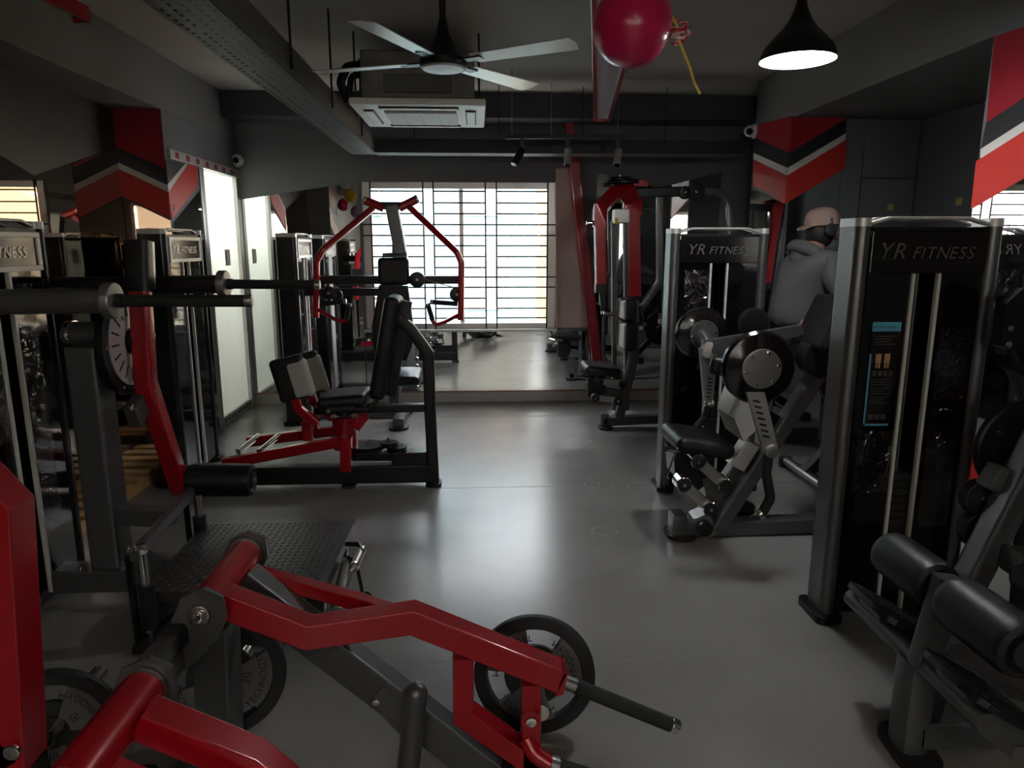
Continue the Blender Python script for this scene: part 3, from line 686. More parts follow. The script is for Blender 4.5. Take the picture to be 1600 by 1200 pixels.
# ================================================================== MACHINES
def weight_tower(root, loc, rz, W=0.60, H=1.6, dep=0.17, badge='YR FITNESS', frame_badge=False, placard=False, plates=14, wrap=None):
    """weight stack housing: front looks along local -Y; parts go straight under the machine root"""
    mtx = Matrix.Translation(V(loc)) @ Matrix.Rotation(rz, 4, 'Z')
    def put(mb, name, m, parent=root, smooth=35):
        return mb.xf(mtx).build(name, m, parent, smooth)
    hw = W / 2; fy = -dep / 2
    for s in (-1, 1):
        b = MB().sweep([(s * (hw - .03), 0, .03), (s * (hw - .03), 0, H - .03)], rrect(.06, dep, .028, 4), (0, 1, 0))
        p = put(b, 'pillar', 'tower_black' if frame_badge else 'pillar_grey' if s < 0 else 'frame_grey')
        c = MB().sweep([(s * (hw - .03), 0, H - .03), (s * (hw - .03), 0, H)], rrect(.062, dep + .002, .028, 4), (0, 1, 0))
        put(c, 'pillar_cap', 'pale_silver', p)
        f = MB().sweep([(s * (hw - .03), 0, 0), (s * (hw - .03), 0, .03)], rrect(.11, dep + .05, .03, 3), (0, 1, 0))
        put(f, 'foot', 'frame_black')
    iw = hw - .06
    for s in (-1, 1):                                   # smoked shroud either side of the slit, front and back
        put(MB().bb(s * iw, s * .055, fy + .012, fy + .018, .05, H - .2, 0), 'shroud_panel', 'acrylic_black', smooth=0)
        put(MB().bb(s * .055, s * .043, fy + .002, fy + .02, .05, H - .2), 'slit_edge', 'strip_pale', smooth=0)
        put(MB().tube([(s * .032, .03, .06), (s * .032, .03, H - .2)], .011, 10), 'guide_rod', 'chrome')
    put(MB().bb(-iw, iw, -fy - .018, -fy - .012, .05, H - .06), 'rear_shroud', 'acrylic_black', smooth=0)
    put(MB().bb(-iw, iw, fy + .02, -fy - .02, .03, .07, .005), 'base_plate', 'frame_black', smooth=0)
    for i in range(plates):
        put(MB().bb(-.14, .14, -.045, .045, .11 + i * .032, .11 + i * .032 + .028, .003), 'stack_plate', 'plate_iron', smooth=0)
    bd = put(MB().bb(-iw, iw, fy + .004, fy + .02, H - .2, H - .045, .004), 'badge_panel', 'badge_black', smooth=0)
    if frame_badge:
        fr = MB().bb(-iw, iw, fy - .004, fy + .006, H - .2, H - .178, .002).bb(-iw, iw, fy - .004, fy + .006, H - .067, H - .045, .002)
        fr.bb(-iw, -iw + .022, fy - .004, fy + .006, H - .178, H - .067, .002).bb(iw - .022, iw, fy - .004, fy + .006, H - .178, H - .067, .002)
        put(fr, 'badge_frame', 'pale_silver', bd, 0)
    if badge:
        t = MB(); a, bword = (badge.split(' ') + [''])[:2]
        y = fy - .0 + (.003 if not frame_badge else .002)
        if bword:
            text(t, a, .085, (-.14, y, H - .148), (1, 0, 0), (0, 0, 1), .002, .25, .12)
            text(t, bword, .062, (.055, y, H - .146), (1, 0, 0), (0, 0, 1), .002, .25, .14)
        else: text(t, a, .075, (0.0, y, H - .148), (1, 0, 0), (0, 0, 1), .002, .25, .12)
        put(t, 'badge_lettering', 'letter_grey' if not frame_badge else 'strip_pale', bd, 0)
    # top cover: chamfered tray with a sunk centre
    tc = MB().prism([(-iw, fy + .01, H - .045), (iw, fy + .01, H - .045), (iw, -fy - .01, H - .045), (-iw, -fy - .01, H - .045)], (0, 0, .012))
    put(tc, 'top_cover', 'frame_black', smooth=0)
    rim = MB()
    for yy in (fy + .03, -fy - .03):
        rim.sweep([(-iw, yy, H - .02), (-iw + .07, yy, H), (iw - .07, yy, H), (iw, yy, H - .02)], rrect(.03, .012, .003, 1), (0, 0, 1))
    put(rim, 'top_rim', 'pale_silver', smooth=0)
    put(MB().prism([(-.1, fy + .045, H - .012), (.1, fy + .045, H - .012), (.06, -fy - .045, H - .012), (-.06, -fy - .045, H - .012)], (0, 0, .008)), 'top_tray', 'satin_silver', smooth=0)
    if wrap:
        for (x0, x1, z0, z1) in wrap:
            g = MB(); n = 12; m_ = 16; vs = {}
            for i in range(n + 1):
                for j in range(m_ + 1):
                    vs[i, j] = g.bm.verts.new((x0 + (x1 - x0) * i / n, fy + .009 - random.random() * .002, z0 + (z1 - z0) * j / m_))
            for i in range(n):
                for j in range(m_): g.bm.faces.new((vs[i, j], vs[i + 1, j], vs[i + 1, j + 1], vs[i, j + 1]))
            put(g, 'plastic_wrap', 'wrap_clear', smooth=60)
    if placard:
        pc = put(MB().bb(-iw + .035, -.075, fy + .008, fy + .012, .82, 1.22), 'instruction_placard', 'badge_black', smooth=0)
        x0, x1 = -iw + .035, -.075; y = fy + .0075
        g = MB().bb(x0, x1, y - .001, y, 1.185, 1.22).bb(x0, x0 + .007, y - .001, y, .82, 1.1).bb(x0, x1 - .01, y - .001, y, .82, .828)
        put(g, 'placard_border', 'placard_blue', pc, 0)
        g = MB(); text(g, 'INSTRUCTIONS', .0125, ((x0 + x1) / 2 - .008, y - .002, 1.198), (1, 0, 0), (0, 0, 1), .0005); put(g, 'placard_title', 'letter_black', pc, 0)
        g = MB()
        for k, zz in enumerate((1.165, 1.155, 1.145, 1.135, 1.0, .99, .98, .965, .955, .945, .93, .92, .91)):
            g.bb(x0 + .015, x1 - .012 - (k % 3) * .012, y - .001, y, zz, zz + .003)
        for k in range(4): g.bb(x0 + .018 + k * .021, x0 + .033 + k * .021, y - .001, y, 1.015, 1.035)
        for k in range(3): g.bb(x0 + .018 + k * .024, x0 + .037 + k * .024, y - .001, y, .845, .865)
        put(g, 'placard_print', 'placard_line', pc, 0)['kind'] = 'stuff'
        g = MB()
        for k in range(2):
            xc = x0 + .035 + k * .034
            g.bb(xc - .011, xc + .011, y - .001, y, 1.065, 1.10).bb(xc - .009, xc - .002, y - .001, y, 1.045, 1.066).bb(xc + .002, xc + .009, y - .001, y, 1.045, 1.066)
        put(g, 'placard_figures', 'muscle_tan', pc, 0)['kind'] = 'stuff'
# thin clear wrapping film
wm = bpy.data.materials.new('wrap_clear'); wm.use_nodes = True; _n = wm.node_tree.nodes; _l = wm.node_tree.links
_g = _n.new('ShaderNodeBsdfGlossy'); _g.inputs['Roughness'].default_value = .08; _g.inputs['Color'].default_value = (.9, .9, .9, 1)
_t = _n.new('ShaderNodeBsdfTransparent'); _m = _n.new('ShaderNodeMixShader'); _m.inputs[0].default_value = .10
_tc = _n.new('ShaderNodeTexCoord'); _z = _n.new('ShaderNodeTexNoise'); _z.inputs['Scale'].default_value = 9; _z.inputs['Distortion'].default_value = 2
_b = _n.new('ShaderNodeBump'); _b.inputs['Strength'].default_value = 1; _b.inputs['Distance'].default_value = .03
_l.new(_tc.outputs['Object'], _z.inputs['Vector']); _l.new(_z.outputs['Fac'], _b.inputs['Height']); _l.new(_b.outputs['Normal'], _g.inputs['Normal'])
_l.new(_t.outputs[0], _m.inputs[1]); _l.new(_g.outputs[0], _m.inputs[2]); _l.new(_m.outputs[0], _n['Material Output'].inputs['Surface'])
M['wrap_clear'] = wm

def grip(mb_parent, p0, p1, r, m='foam_grip', cap='chrome', name='hand_grip'):
    p0, p1 = V(p0), V(p1); d = (p1 - p0).normalized()
    g = MB().cyl(p0, p1, r, 16, bev=r * .15).build(name, m, mb_parent)
    MB().cyl(p1 - d * .002, p1 + d * r * 1.1, r * 1.04, 16, bev=r * .15).build('end_cap', cap, g)
    return g
def roller(root, p0, p1, r):
    p0, p1 = V(p0), V(p1); d = (p1 - p0).normalized(); L = (p1 - p0).length
    o = MB().lathe(p0, d, [(0, .012), (r * .55, .012), (r * .72, .0), (r * .93, .006), (r, .03), (r, L - .03), (r * .93, L - .006), (r * .72, L), (r * .55, L - .012), (0, L - .012)], 28).build('roller_pad', 'vinyl', root)
    MB().cyl(p1 - d * .012, p1 + d * .004, r * .5, 18).build('roller_end', 'rubber', o)
    MB().cyl(p1, p1 + d * .01, r * .13, 10).build('roller_bolt', 'chrome', o)
    MB().cyl(p0 - d * .01, p0 + d * .012, r * .5, 18).build('roller_end', 'rubber', o)
    return o
def foot(root, p, w=.12, l=.16, rz=0):
    R = Matrix.Rotation(rz, 3, 'Z'); c = R @ V((1, 0, 0))
    MB().sweep([(p[0], p[1], 0), (p[0], p[1], .02)], [((R @ V((a, b, 0))).x, (R @ V((a, b, 0))).y) for a, b in rrect(w, l, min(w, l) * .45, 5)], (0, 1, 0)).build('rubber_foot', 'rubber', root)
def bolt(root, p, d, r=.014, l=.014):
    p, d = V(p), V(d).normalized(); MB().cyl(p, p + d * l, r, 10, bev=r * .25).build('bolt', 'chrome', root)

# ------------------------------------------------------------------ D: inner / outer thigh machine (red legs rails), left mid
t = thing('thigh_machine', 'leg abductor machine with red rails and pale thigh pads', 'gym machine', (-1.0, 4.25, 0))
weight_tower(t, (-1.93, 4.62, 0), PI / 2, badge='YR FITNESS', frame_badge=True, plates=16)
Y0 = 4.28
MB().bar([(-1.84, Y0, .085), (-.30, Y0, .085)], .10, .115, c=.012).build('base_beam', 'frame_black', t)
MB().bar([P(678, 758, Y=Y0), P(672, 640, Y=Y0), P(669, 552, Y=Y0), P(640, 512, Y=Y0), P(616, 492, Y=Y0)], .07, .075, (0, 1, 0), .014, .06).build('rear_upright', 'frame_black', t)
foot(t, P(678, 764, Y=Y0), .10, .14); foot(t, (-.82, Y0, 0), .09, .12)
MB().cyl((-.82, Y0, .02), (-.82, Y0, .04), .03).build('levelling_foot', 'rubber', t)
MB().bar([P(492, 641, Y=Y0), P(672, 636, Y=Y0)], .06, .05).build('seat_rail', 'frame_black', t)
c0, c1 = P(617, 462, Y=Y0), P(592, 618, Y=Y0)
dz = (c0 - c1); ang = math.degrees(math.atan2(dz.x, dz.z))
MB().box((c0 + c1) / 2, (.095, .32, dz.length), rot(0, ang, 0), .035, 4).build('backrest', 'vinyl', t)
MB().bar([c1 + V((.06, 0, 0)), c0 + V((.06, 0, -.03))], .09, .02, (0, 1, 0)).build('backrest_plate', 'frame_black', t)
MB().box(P(540, 622, Y=Y0 - .02), (.30, .32, .085), rot(0, -4, 0), .035, 4).build('seat', 'vinyl', t)
MB().tube([P(515, 640, Y=4.08), P(575, 640, Y=4.08), P(590, 625, Y=4.1)], .014, 10, .03).build('seat_handle', 'frame_black', t)
grip(t, P(553, 639, Y=4.07), P(516, 641, Y=4.07), .018)
for (ox, oy, px0, py0, px1, py1, yy) in ((0, 0, 445, 558, 466, 625, 4.05), (0, 0, 470, 552, 490, 616, 4.45)):
    a_, b_ = P(px0, py0, Y=yy), P(px1, py1, Y=yy); d_ = a_ - b_; an = math.degrees(math.atan2(d_.x, d_.z))
    pd_ = MB().box((a_ + b_) / 2, (.20, .055, d_.length), rot(0, an, 0), .03, 4).build('thigh_pad', 'vinyl', t)
    MB().box((a_ + b_) / 2 + V((.05, .0, 0)), (.13, .06, d_.length - .03), rot(0, an, 0), .028, 4).build('pad_face', 'vinyl_grey', pd_)
    MB().bar([b_ + V((-.02, 0, .02)), b_ + V((.0, 0, -.05)), P(px1 + 30, py1 + 38, Y=yy)], .05, .045, (0, 1, 0), None, .03).build('pad_bracket', 'red_paint', t)
for yy, pa, pb in ((4.12, (350, 724), (530, 690)), (4.42, (388, 690), (530, 672))):
    MB().bar([P(*pa, Y=yy), P(*pb, Y=yy)], .055, .065, c=.008).build('leg_rail', 'red_paint', t)
for px in (384, 416):
    q = P(px, 700, Y=4.2); MB().tube([q + V((-.02, -.08, 0)), q + V((.03, .17, .03))], .018, 12).build('foot_peg', 'chrome', t)
for yy, px, py in ((4.12, 482, 665), (4.42, 492, 655)):
    q = P(px, py + 22, Y=yy); MB().bar([q, P(px - 3, py - 8, Y=yy)], .06, .06, (0, 1, 0)).build('rail_riser', 'red_paint', t)
q = P(540, 700, Y=Y0); q2 = P(545, 655, Y=Y0)
MB().cyl((q.x, Y0, q.z), (q.x, Y0, q2.z), .075, 24).build('pivot_housing', 'red_paint', t)
MB().cyl((q.x, Y0, q2.z), (q.x, Y0, q2.z + .02), .085, 24).build('pivot_flange', 'red_paint', t)
MB().lathe((q.x, Y0, q2.z + .03), (0, 0, 1), [(0, 0), (.05, 0), (.05, .015), (.06, .015), (.06, .03), (.05, .03), (.05, .045), (0, .045)], 20).build('adjuster_ring', 'rubber', t)
MB().bar([P(541, 735, Y=4.16), P(541, 682, Y=4.16)], .07, .07, (0, 1, 0)).build('front_post', 'red_paint', t)
MB().bar([P(556, 668, Y=4.2), P(572, 648, Y=4.2)], .06, .06, (0, 1, 0)).build('side_lug', 'red_paint', t)
for px, py, r in ((573, 696, .11), (607, 692, .055), (620, 699, .065)):
    q = P(px, py, Y=Y0); pu = MB().lathe((q.x, Y0, q.z - .02), (0, 0, 1), [(0, 0), (r, 0), (r, .008), (r * .9, .014), (r, .02), (r, .028), (0, .028)], 28).build('pulley', 'frame_black', t)
    MB().cyl((q.x, Y0, q.z), (q.x, Y0, q.z + .03), .012, 8).build('axle', 'chrome', pu)
MB().bar([P(545, 712, Y=Y0), P(665, 712, Y=Y0)], .08, .05).build('pulley_plate', 'frame_black', t)
MB().box(P(640, 716, Y=Y0), (.22, .09, .10), None, .008).build('cable_box', 'frame_black', t)

# ------------------------------------------------------------------ E: pull-down machine in front of the window
t = thing('pulldown_machine', 'pulldown machine with two red hanging arms in front of window', 'gym machine', (-.7, 5.86, 0))
weight_tower(t, (-1.545, 6.16, 0), PI / 2, badge='YR FITNESS', frame_badge=True, plates=16)
YE = 5.86
MB().bar([P(628, 405, Y=YE), P(622, 372, Y=YE), P(612, 322, Y=YE)], .10, .09, (0, 1, 0), .012).build('upright', 'frame_grey', t)
MB().bar([P(618, 640, Y=YE + .1), P(622, 372, Y=YE + .1)], .09, .08, (0, 1, 0)).build('rear_post', 'frame_grey', t)
MB().bar([P(596, 322, Y=YE), P(627, 322, Y=YE)], .055, .055).build('pivot_beam', 'frame_black', t)
for a_, b_ in (((572, 314), (600, 325)), ((650, 312), (624, 325))):
    u_ = MB().cyl(P(*a_, Y=YE), P(*b_, Y=YE), .034, 18).build('pivot_sleeve', 'red_paint', t)
    d_ = (P(*a_, Y=YE) - P(*b_, Y=YE)).normalized(); MB().cyl(P(*a_, Y=YE), P(*a_, Y=YE) + d_ * .02, .036, 18, bev=.005).build('pivot_cap', 'chrome', u_)
YA = 5.72
MB().bar([P(583, 325, Y=YE), P(505, 390, Y=YA), P(495, 408, Y=YA), P(494, 496, Y=YA)], .05, .055, (0, 1, 0), .012, .07).build('arm', 'red_paint', t)
MB().bar([P(638, 322, Y=YE), P(714, 394, Y=YA), P(721, 410, Y=YA), P(720, 500, Y=YA)], .05, .055, (0, 1, 0), .012, .07).build('arm', 'red_paint', t)
MB().tube([P(496, 483, Y=YA), P(523, 499, Y=YA - .1), P(538, 504, Y=YA - .12), P(542, 492, Y=YA - .12)], .016, 10, .04).build('handle_stem', 'red_paint', t)
grip(t, P(541, 500, Y=YA - .12), P(545, 478, Y=YA - .12), .021)
grip(t, P(502, 475, Y=YA - .05), P(537, 471, Y=YA - .05), .021)
MB().tube([P(718, 491, Y=YA), P(695, 503, Y=YA - .1), P(680, 508, Y=YA - .12), P(673, 496, Y=YA - .12)], .016, 10, .04).build('handle_stem', 'red_paint', t)
grip(t, P(676, 500, Y=YA - .12), P(669, 478, Y=YA - .12), .019)
grip(t, P(715, 475, Y=YA - .05), P(676, 472, Y=YA - .05), .019)
MB().bar([P(498, 437, Y=YE + .02), P(724, 437, Y=YE + .02)], .08, .068).build('cross_beam', 'frame_black', t)
MB().bar([(-1.44, YE + .12, P(530, 456, Y=YE + .12).z), P(595, 456, Y=YE + .12)], .07, .065).build('tower_link', 'frame_black', t)
for px, py, r, yy in ((652, 437, .065, YE - .06), (714, 460, .06, YA + .03), (514, 458, .055, YA + .03), (526, 461, .05, YA + .05)):
    q = P(px, py, Y=yy); pu = MB().cyl(q + V((0, -.02, 0)), q + V((0, .02, 0)), r, 24, bev=.008).build('pulley', 'frame_black', t)
    MB().cyl(q + V((0, -.026, 0)), q, .012, 8).build('axle', 'chrome', pu)
MB().tube([P(662, 436, Y=YE - .06), P(712, 450, Y=YA + .03)], .004, 6).build('cable', 'steel', t)
YP = YE - .14
MB().box(P(615, 424, Y=YP), (.25, .07, .22), rot(-6), .045, 4).build('head_pad', 'vinyl', t)
o = MB().sweep([P(613, 560, Y=YP), P(613, 540, Y=YP), P(614, 510, Y=YP), P(615, 470, Y=YP), P(615, 446, Y=YP)], rrect(.34, .075, .03, 4), (0, 1, 0), True, [.72, .95, 1.0, .80, .68]).build('back_pad', 'vinyl', t)
MB().tube([P(598, 399, Y=YE - .03), P(636, 397, Y=YE - .03)], .018, 10).build('adjuster_bar', 'chrome', t)
MB().box(P(625, 588, Y=YP - .12), (.34, .34, .08), rot(6), .035, 4).build('seat', 'vinyl', t)
MB().bar([P(616, 640, Y=YP), P(618, 590, Y=YP)], .08, .10, (0, 1, 0)).build('seat_post', 'frame_grey', t)
for k in range(5):
    q = P(652, 560 + k * 11, Y=YP + .1); bolt(t, q, (0, -1, 0), .016, .03)
MB().bar([(-.66, YE - .2, .05), (-.66, YE + .45, .05)], .09, .08).build('base_beam', 'frame_grey', t)
MB().bar([(-1.40, YE + .25, .05), (-.66, YE + .25, .05)], .08, .07).build('base_cross', 'frame_grey', t)
foot(t, (-.66, YE - .15, 0), .16, .2); foot(t, (-.66, YE + .4, 0), .14, .16)

# ------------------------------------------------------------------ F: chest fly machine at the back right (with the mid tower)
t = thing('chest_fly_machine', 'chest fly machine with red hanging arms by back wall mirror', 'gym machine', (1.2, 5.64, 0))
YF = 5.64
MB().bar([P(942, 658, Y=YF), P(1060, 652, Y=YF)], .09, .075, c=.012).build('base_beam', 'frame_grey', t)
MB().box(P(944, 654, Y=YF), (.07, .09, .10), None, .01).build('beam_end', 'frame_grey', t)
foot(t, P(945, 668, Y=YF - .02), .11, .16)
MB().bar([P(967, 652, Y=YF), P(984, 585, Y=YF), P(990, 556, Y=YF), P(990, 470, Y=YF)], .08, .07, (0, 1, 0), .012, .08).build('seat_column', 'frame_grey', t)
MB().box(P(938, 576, Y=YF - .05), (.30, .34, .075), rot(0, 6, 0), .035, 4).build('seat', 'vinyl', t)
MB().prism([P(919, 588, Y=YF - .06), P(946, 588, Y=YF - .06), P(946, 612, Y=YF - .06), P(934, 625, Y=YF - .06), P(919, 620, Y=YF - .06)], (0, .08, 0)).build('seat_carriage', 'frame_black', t)
MB().prism([P(947, 604, Y=YF - .04), P(970, 608, Y=YF - .04), P(968, 622, Y=YF - .04), P(940, 622, Y=YF - .04)], (0, .06, 0)).build('link_plate', 'frame_grey', t)
for a_, b_ in (((936, 595), (972, 600)), ((930, 621), (965, 626))):
    l_ = MB().bar([P(*a_, Y=YF - .12), P(*b_, Y=YF - .12)], .03, .05, (0, 0, 1)).build('parallel_link', 'satin_silver', t)
    for e in (a_, b_):
        q = P(*e, Y=YF - .12); h = MB().cyl(q + V((0, .03, 0)), q + V((0, -.03, 0)), .035, 20, bev=.005).build('link_bush', 'rubber', l_)
        MB().cyl(q + V((0, -.03, 0)), q + V((0, -.034, 0)), .01, 10).build('link_bolt', 'chrome', l_)
MB().tube([P(918, 590, Y=YF - .1), P(905, 588, Y=YF - .12)], .012, 8).build('seat_lever', 'chrome', t)
for (z0, z1) in ((466, 500), (502, 545)):
    a_, b_ = P(980, z0, Y=YF - .05), P(980, z1, Y=YF - .05)
    pz = MB().box((a_ + b_) / 2, (.10, .30, (a_ - b_).length), None, .025, 4).build('back_pad', 'vinyl', t)
    MB().box((a_ + b_) / 2 + V((-.045, -.02, 0)), (.025, .25, (a_ - b_).length - .03), None, .012, 3).build('pad_face', 'vinyl_grey', pz)
# red arms with clamp heads
for (xa, y0, y1, hx, hy, w, yy) in ((937, 342, 445, 962, 300, .085, YF - .28), (988, 325, 464, 975, 292, .115, YF + .06)):
    top = P(xa, y0, Y=yy); bot = P(xa + 2, y1, Y=yy)
    MB().bar([bot, top], w, w * .9, (0, 1, 0)).build('arm', 'red_paint', t)
    MB().sweep([top + V((0, 0, -.06)), top + V((0, 0, .07)), P(hx, hy, Y=YF - .06)], rrect(w * 1.2, w * 1.1, .012), (0, 1, 0)).build('arm_head', 'red_paint', t)
    bolt(t, top + V((-w * .6, 0, -.03)), (-1, 0, 0), .016, .05)
    g = MB().bar([bot + V((0, 0, .01)), bot + V((0, 0, -.06))], w * 1.1, w, (0, 1, 0)).build('arm_end', 'frame_black', t)
    MB().tube([bot, bot + V((.0, -.02, -.12)), bot + V((.02, -.06, -.22)), bot + V((.10, -.06, -.22))], .016, 10, .04).build('handle_tube', 'frame_grey', t)
    grip(t, bot + V((.0, -.02, -.02)), bot + V((.015, -.05, -.20)), .02)
q = P(970, 338, Y=YF - .05); MB().box(q, (.12, .12, .11), None, .01).build('head_block', 'pale_silver', t)
for px in (958, 977): MB().bar([P(px, 345, Y=YF), P(px + 2, 640, Y=YF + .1)], .035, .05, (0, 1, 0)).build('inner_post', 'frame_grey', t)
MB().box(P(963, 345, Y=YF - .12), (.03, .02, .045), None, .005).build('yellow_stop', 'yellow_plastic', t)
for px, py, r in ((973, 287, .13), (955, 291, .07), (968, 282, .09)):
    q = P(px, py, Y=YF - .05); cm = MB().lathe(q, (0, 0, 1), [(0, 0), (r, 0), (r, .01), (r * .9, .016), (r, .022), (0, .022)], 28).build('cam_disc', 'frame_black', t)
    MB().cyl(q, q + V((0, 0, .04)), .015, 10).build('axle', 'chrome', cm)
MB().prism([P(990, 280, Y=YF - .1), P(1012, 283, Y=YF - .1), P(1012, 292, Y=YF - .1), P(990, 290, Y=YF - .1)], (0, .08, 0)).build('cam_stop', 'red_paint', t)
MB().bar([P(985, 302, Y=YF), P(1082, 299, Y=YF)], .09, .075).build('top_beam', 'frame_black', t)
for px, r in ((1087, .07), (1070, .05)):
    q = P(px, 301 if px < 1080 else 300, Y=YF - .05); pu = MB().cyl(q + V((0, -.025, 0)), q + V((0, .025, 0)), r, 24, bev=.008).build('pulley', 'frame_black', t)
    bolt(pu, q + V((0, -.025, 0)), (0, -1, 0), .012, .01)
MB().bar([P(1088, 298, Y=YF), P(1125, 300, Y=YF), P(1140, 315, Y=YF), P(1144, 380, Y=YF), P(1144, 640, Y=YF)], .06, .07, (0, 1, 0), .015, .12).build('rear_hoop', 'frame_grey', t)
MB().bar([P(1031, 308, Y=YF), P(1031, 440, Y=YF), P(1004, 478, Y=YF), P(996, 480, Y=YF)], .055, .06, (0, 1, 0), .014, .08).build('stay_tube', 'frame_grey', t)
MB().tube([P(1000, 478, Y=YF - .06), P(1006, 505, Y=YF - .12), P(990, 505, Y=YF - .12)], .012, 8, .03).build('pad_lever', 'frame_black', t)
MB().bar([P(1144, 640, Y=YF), (1.66, YF, .05)], .07, .07).build('rear_base', 'frame_grey', t)
MB().bar([(1.62, YF, .05), (1.62, 4.3, .05)], .08, .07).build('tower_link', 'frame_grey', t)
weight_tower(t, (1.425, 4.155, 0), 0, W=.585, dep=.15, badge='YR FITNESS', plates=16, wrap=[(-.2, -.06, .9, 1.36)])

# ------------------------------------------------------------------ H: seated press machine with the near tower, right
t = thing('seated_press_machine', 'seated press machine with silver levers and black cam discs beside near tower', 'gym machine', (1.3, 3.42, 0))
weight_tower(t, (1.665, 2.60, 0), 0, W=.56, dep=.15, badge='YR FITNESS', placard=True, plates=16, wrap=[(-.2, -.06, .55, .80), (.08, .2, .4, 1.2)])
YH = 3.42
MB().bar([P(1058, 826, Y=YH), (1.95, YH, .055)], .10, .08, c=.014).build('base_beam', 'frame_grey', t)
MB().box(P(1058, 818, Y=YH), (.075, .11, .13), None, .012).build('beam_end', 'frame_grey', t)
foot(t, P(1062, 842, Y=YH), .16, .2); MB().bar([(1.9, YH, .05), (1.9, 2.7, .05)], .09, .07).build('tower_link', 'frame_grey', t)
MB().bar([P(1117, 828, Y=YH - .03), P(1292, 560, Y=YH - .03), P(1310, 520, Y=YH)], .08, .09, (0, 1, 0), .02).build('main_strut', 'frame_grey', t)
MB().bar([P(1103, 800, Y=YH + .05), P(1176, 690, Y=YH + .05)], .075, .085, (0, 1, 0), .016).build('seat_strut', 'frame_grey', t)
MB().bar([P(1148, 728, Y=YH - .01), P(1172, 690, Y=YH - .01)], .085, .09, (0, 1, 0), .01).build('strut_sleeve', 'pale_silver', t)
st_ = MB().box(P(1088, 688, Y=YH), (.30, .36, .085), rot(0, 9, 0), .04, 4).build('seat', 'vinyl', t)
MB().prism([P(1052, 705, Y=YH - .08), P(1100, 712, Y=YH - .08), P(1118, 745, Y=YH - .08), P(1080, 775, Y=YH - .08), P(1055, 745, Y=YH - .08)], (0, .16, 0)).build('seat_carriage', 'frame_black', t)
MB().prism([P(1098, 748, Y=YH - .1), P(1128, 742, Y=YH - .1), P(1130, 772, Y=YH - .1), P(1105, 785, Y=YH - .1)], (0, .12, 0)).build('carriage_plate', 'frame_grey', t)
for a_, b_ in (((1088, 718), (1130, 756)), ((1066, 754), (1107, 792))):
    l_ = MB().bar([P(*a_, Y=YH - .16), P(*b_, Y=YH - .16)], .04, .055, (0, 0, 1)).build('parallel_link', 'satin_silver', t)
    for e in (a_, b_):
        q = P(*e, Y=YH - .16); MB().cyl(q + V((0, .045, 0)), q + V((0, -.04, 0)), .036, 22, bev=.006).build('link_bush', 'rubber', l_)
        MB().lathe(q + V((0, .046, 0)), (0, -1, 0), [(.036, 0), (.039, 0), (.039, .08), (.034, .086)], 22).build('bush_ring', 'chrome', l_)
        MB().cyl(q + V((0, -.04, 0)), q + V((0, -.046, 0)), .009, 10).build('link_bolt', 'chrome', l_)
MB().tube([P(1058, 703, Y=YH - .17), P(1041, 701, Y=YH - .19)], .014, 10).build('seat_lever', 'chrome', t)
MB().tube([P(1056, 704, Y=YH - .17), P(1042, 745, Y=YH - .17), P(1046, 747, Y=YH - .17)], .005, 8).build('lever_wire', 'chrome', t)
MB().bar([P(1092, 800, Y=YH), P(1106, 832, Y=YH)], .09, .11, (0, 1, 0)).build('pivot_bracket', 'satin_silver', t)
q = P(1103, 828, Y=YH - .1); MB().cyl(q, q + V((0, .2, 0)), .04, 20, bev=.005).build('pivot_boss', 'frame_black', t)
# chest pad
a_, b_ = P(1176, 600, Y=YH), P(1152, 688, Y=YH)
MB().prism([P(1148, 655, Y=YH - .11), P(1160, 620, Y=YH - .11), P(1180, 600, Y=YH - .11), P(1196, 640, Y=YH - .11), P(1182, 672, Y=YH - .11), P(1162, 690, Y=YH - .11)], (0, .26, 0)).build('chest_pad', 'vinyl_grey', t)
MB().bar([P(1180, 672, Y=YH), P(1200, 640, Y=YH)], .14, .07, (0, 1, 0)).build('chest_pad_mount', 'frame_black', t)
# discs, levers and grips, both sides
def side(yd, c_px, r, sgn, lever_px, joint_px, grip_pts, silver):
    c = P(*c_px, Y=yd)
    d = MB().lathe(c + V((0, sgn * .03, 0)), (0, -sgn, 0), [(0, 0), (r, 0), (r, .02), (r * .93, .035), (r * .55, .05), (0, .05)], 36).build('cam_disc', 'badge_black', t)
    pl_ = MB().cyl(c + V((0, -sgn * .02, 0)), c + V((0, -sgn * .028, 0)), r * .54, 30, bev=.003).build('disc_cover', silver, d)
    for k in range(6):
        an = k * PI / 3 + .2; bolt(d, c + V((math.cos(an) * r * .44, -sgn * .028, math.sin(an) * r * .44)), (0, -sgn, 0), .008, .006)
    return c
YN1, YF1 = 2.98, 3.84
cn = side(YN1, (1187, 575), .165, 1, 0, 0, 0, 'steel'); cf = side(YF1, (1098, 522), .150, 1, 0, 0, 0, 'frame_grey')
MB().cyl(cn + V((0, .02, 0)), V((cn.x, YF1 - .02, cn.z)), .032, 18).build('pivot_axle', 'frame_grey', t)
jn = P(1202, 702, Y=YN1 - .04)
lv = MB().prism([P(1164, 612, Y=YN1 - .02), P(1192, 612, Y=YN1 - .02), P(1212, 696, Y=YN1 - .04), P(1190, 702, Y=YN1 - .04)], (0, -.022, 0)).build('lever', 'satin_silver', t)
sl = MB()
for k in range(7):
    q = P(1182 + k * 2.6, 627 + k * 9.2, Y=YN1 - .047 - .0025 * k); sl.box(q, (.032, .004, .009), rot(0, 14, 0))
sl.build('lever_slots', 'letter_black', lv, smooth=0)['kind'] = 'stuff'
MB().cyl(jn + V((0, .03, 0)), jn + V((0, -.035, 0)), .032, 22, bev=.008).build('lever_joint', 'satin_silver', t)
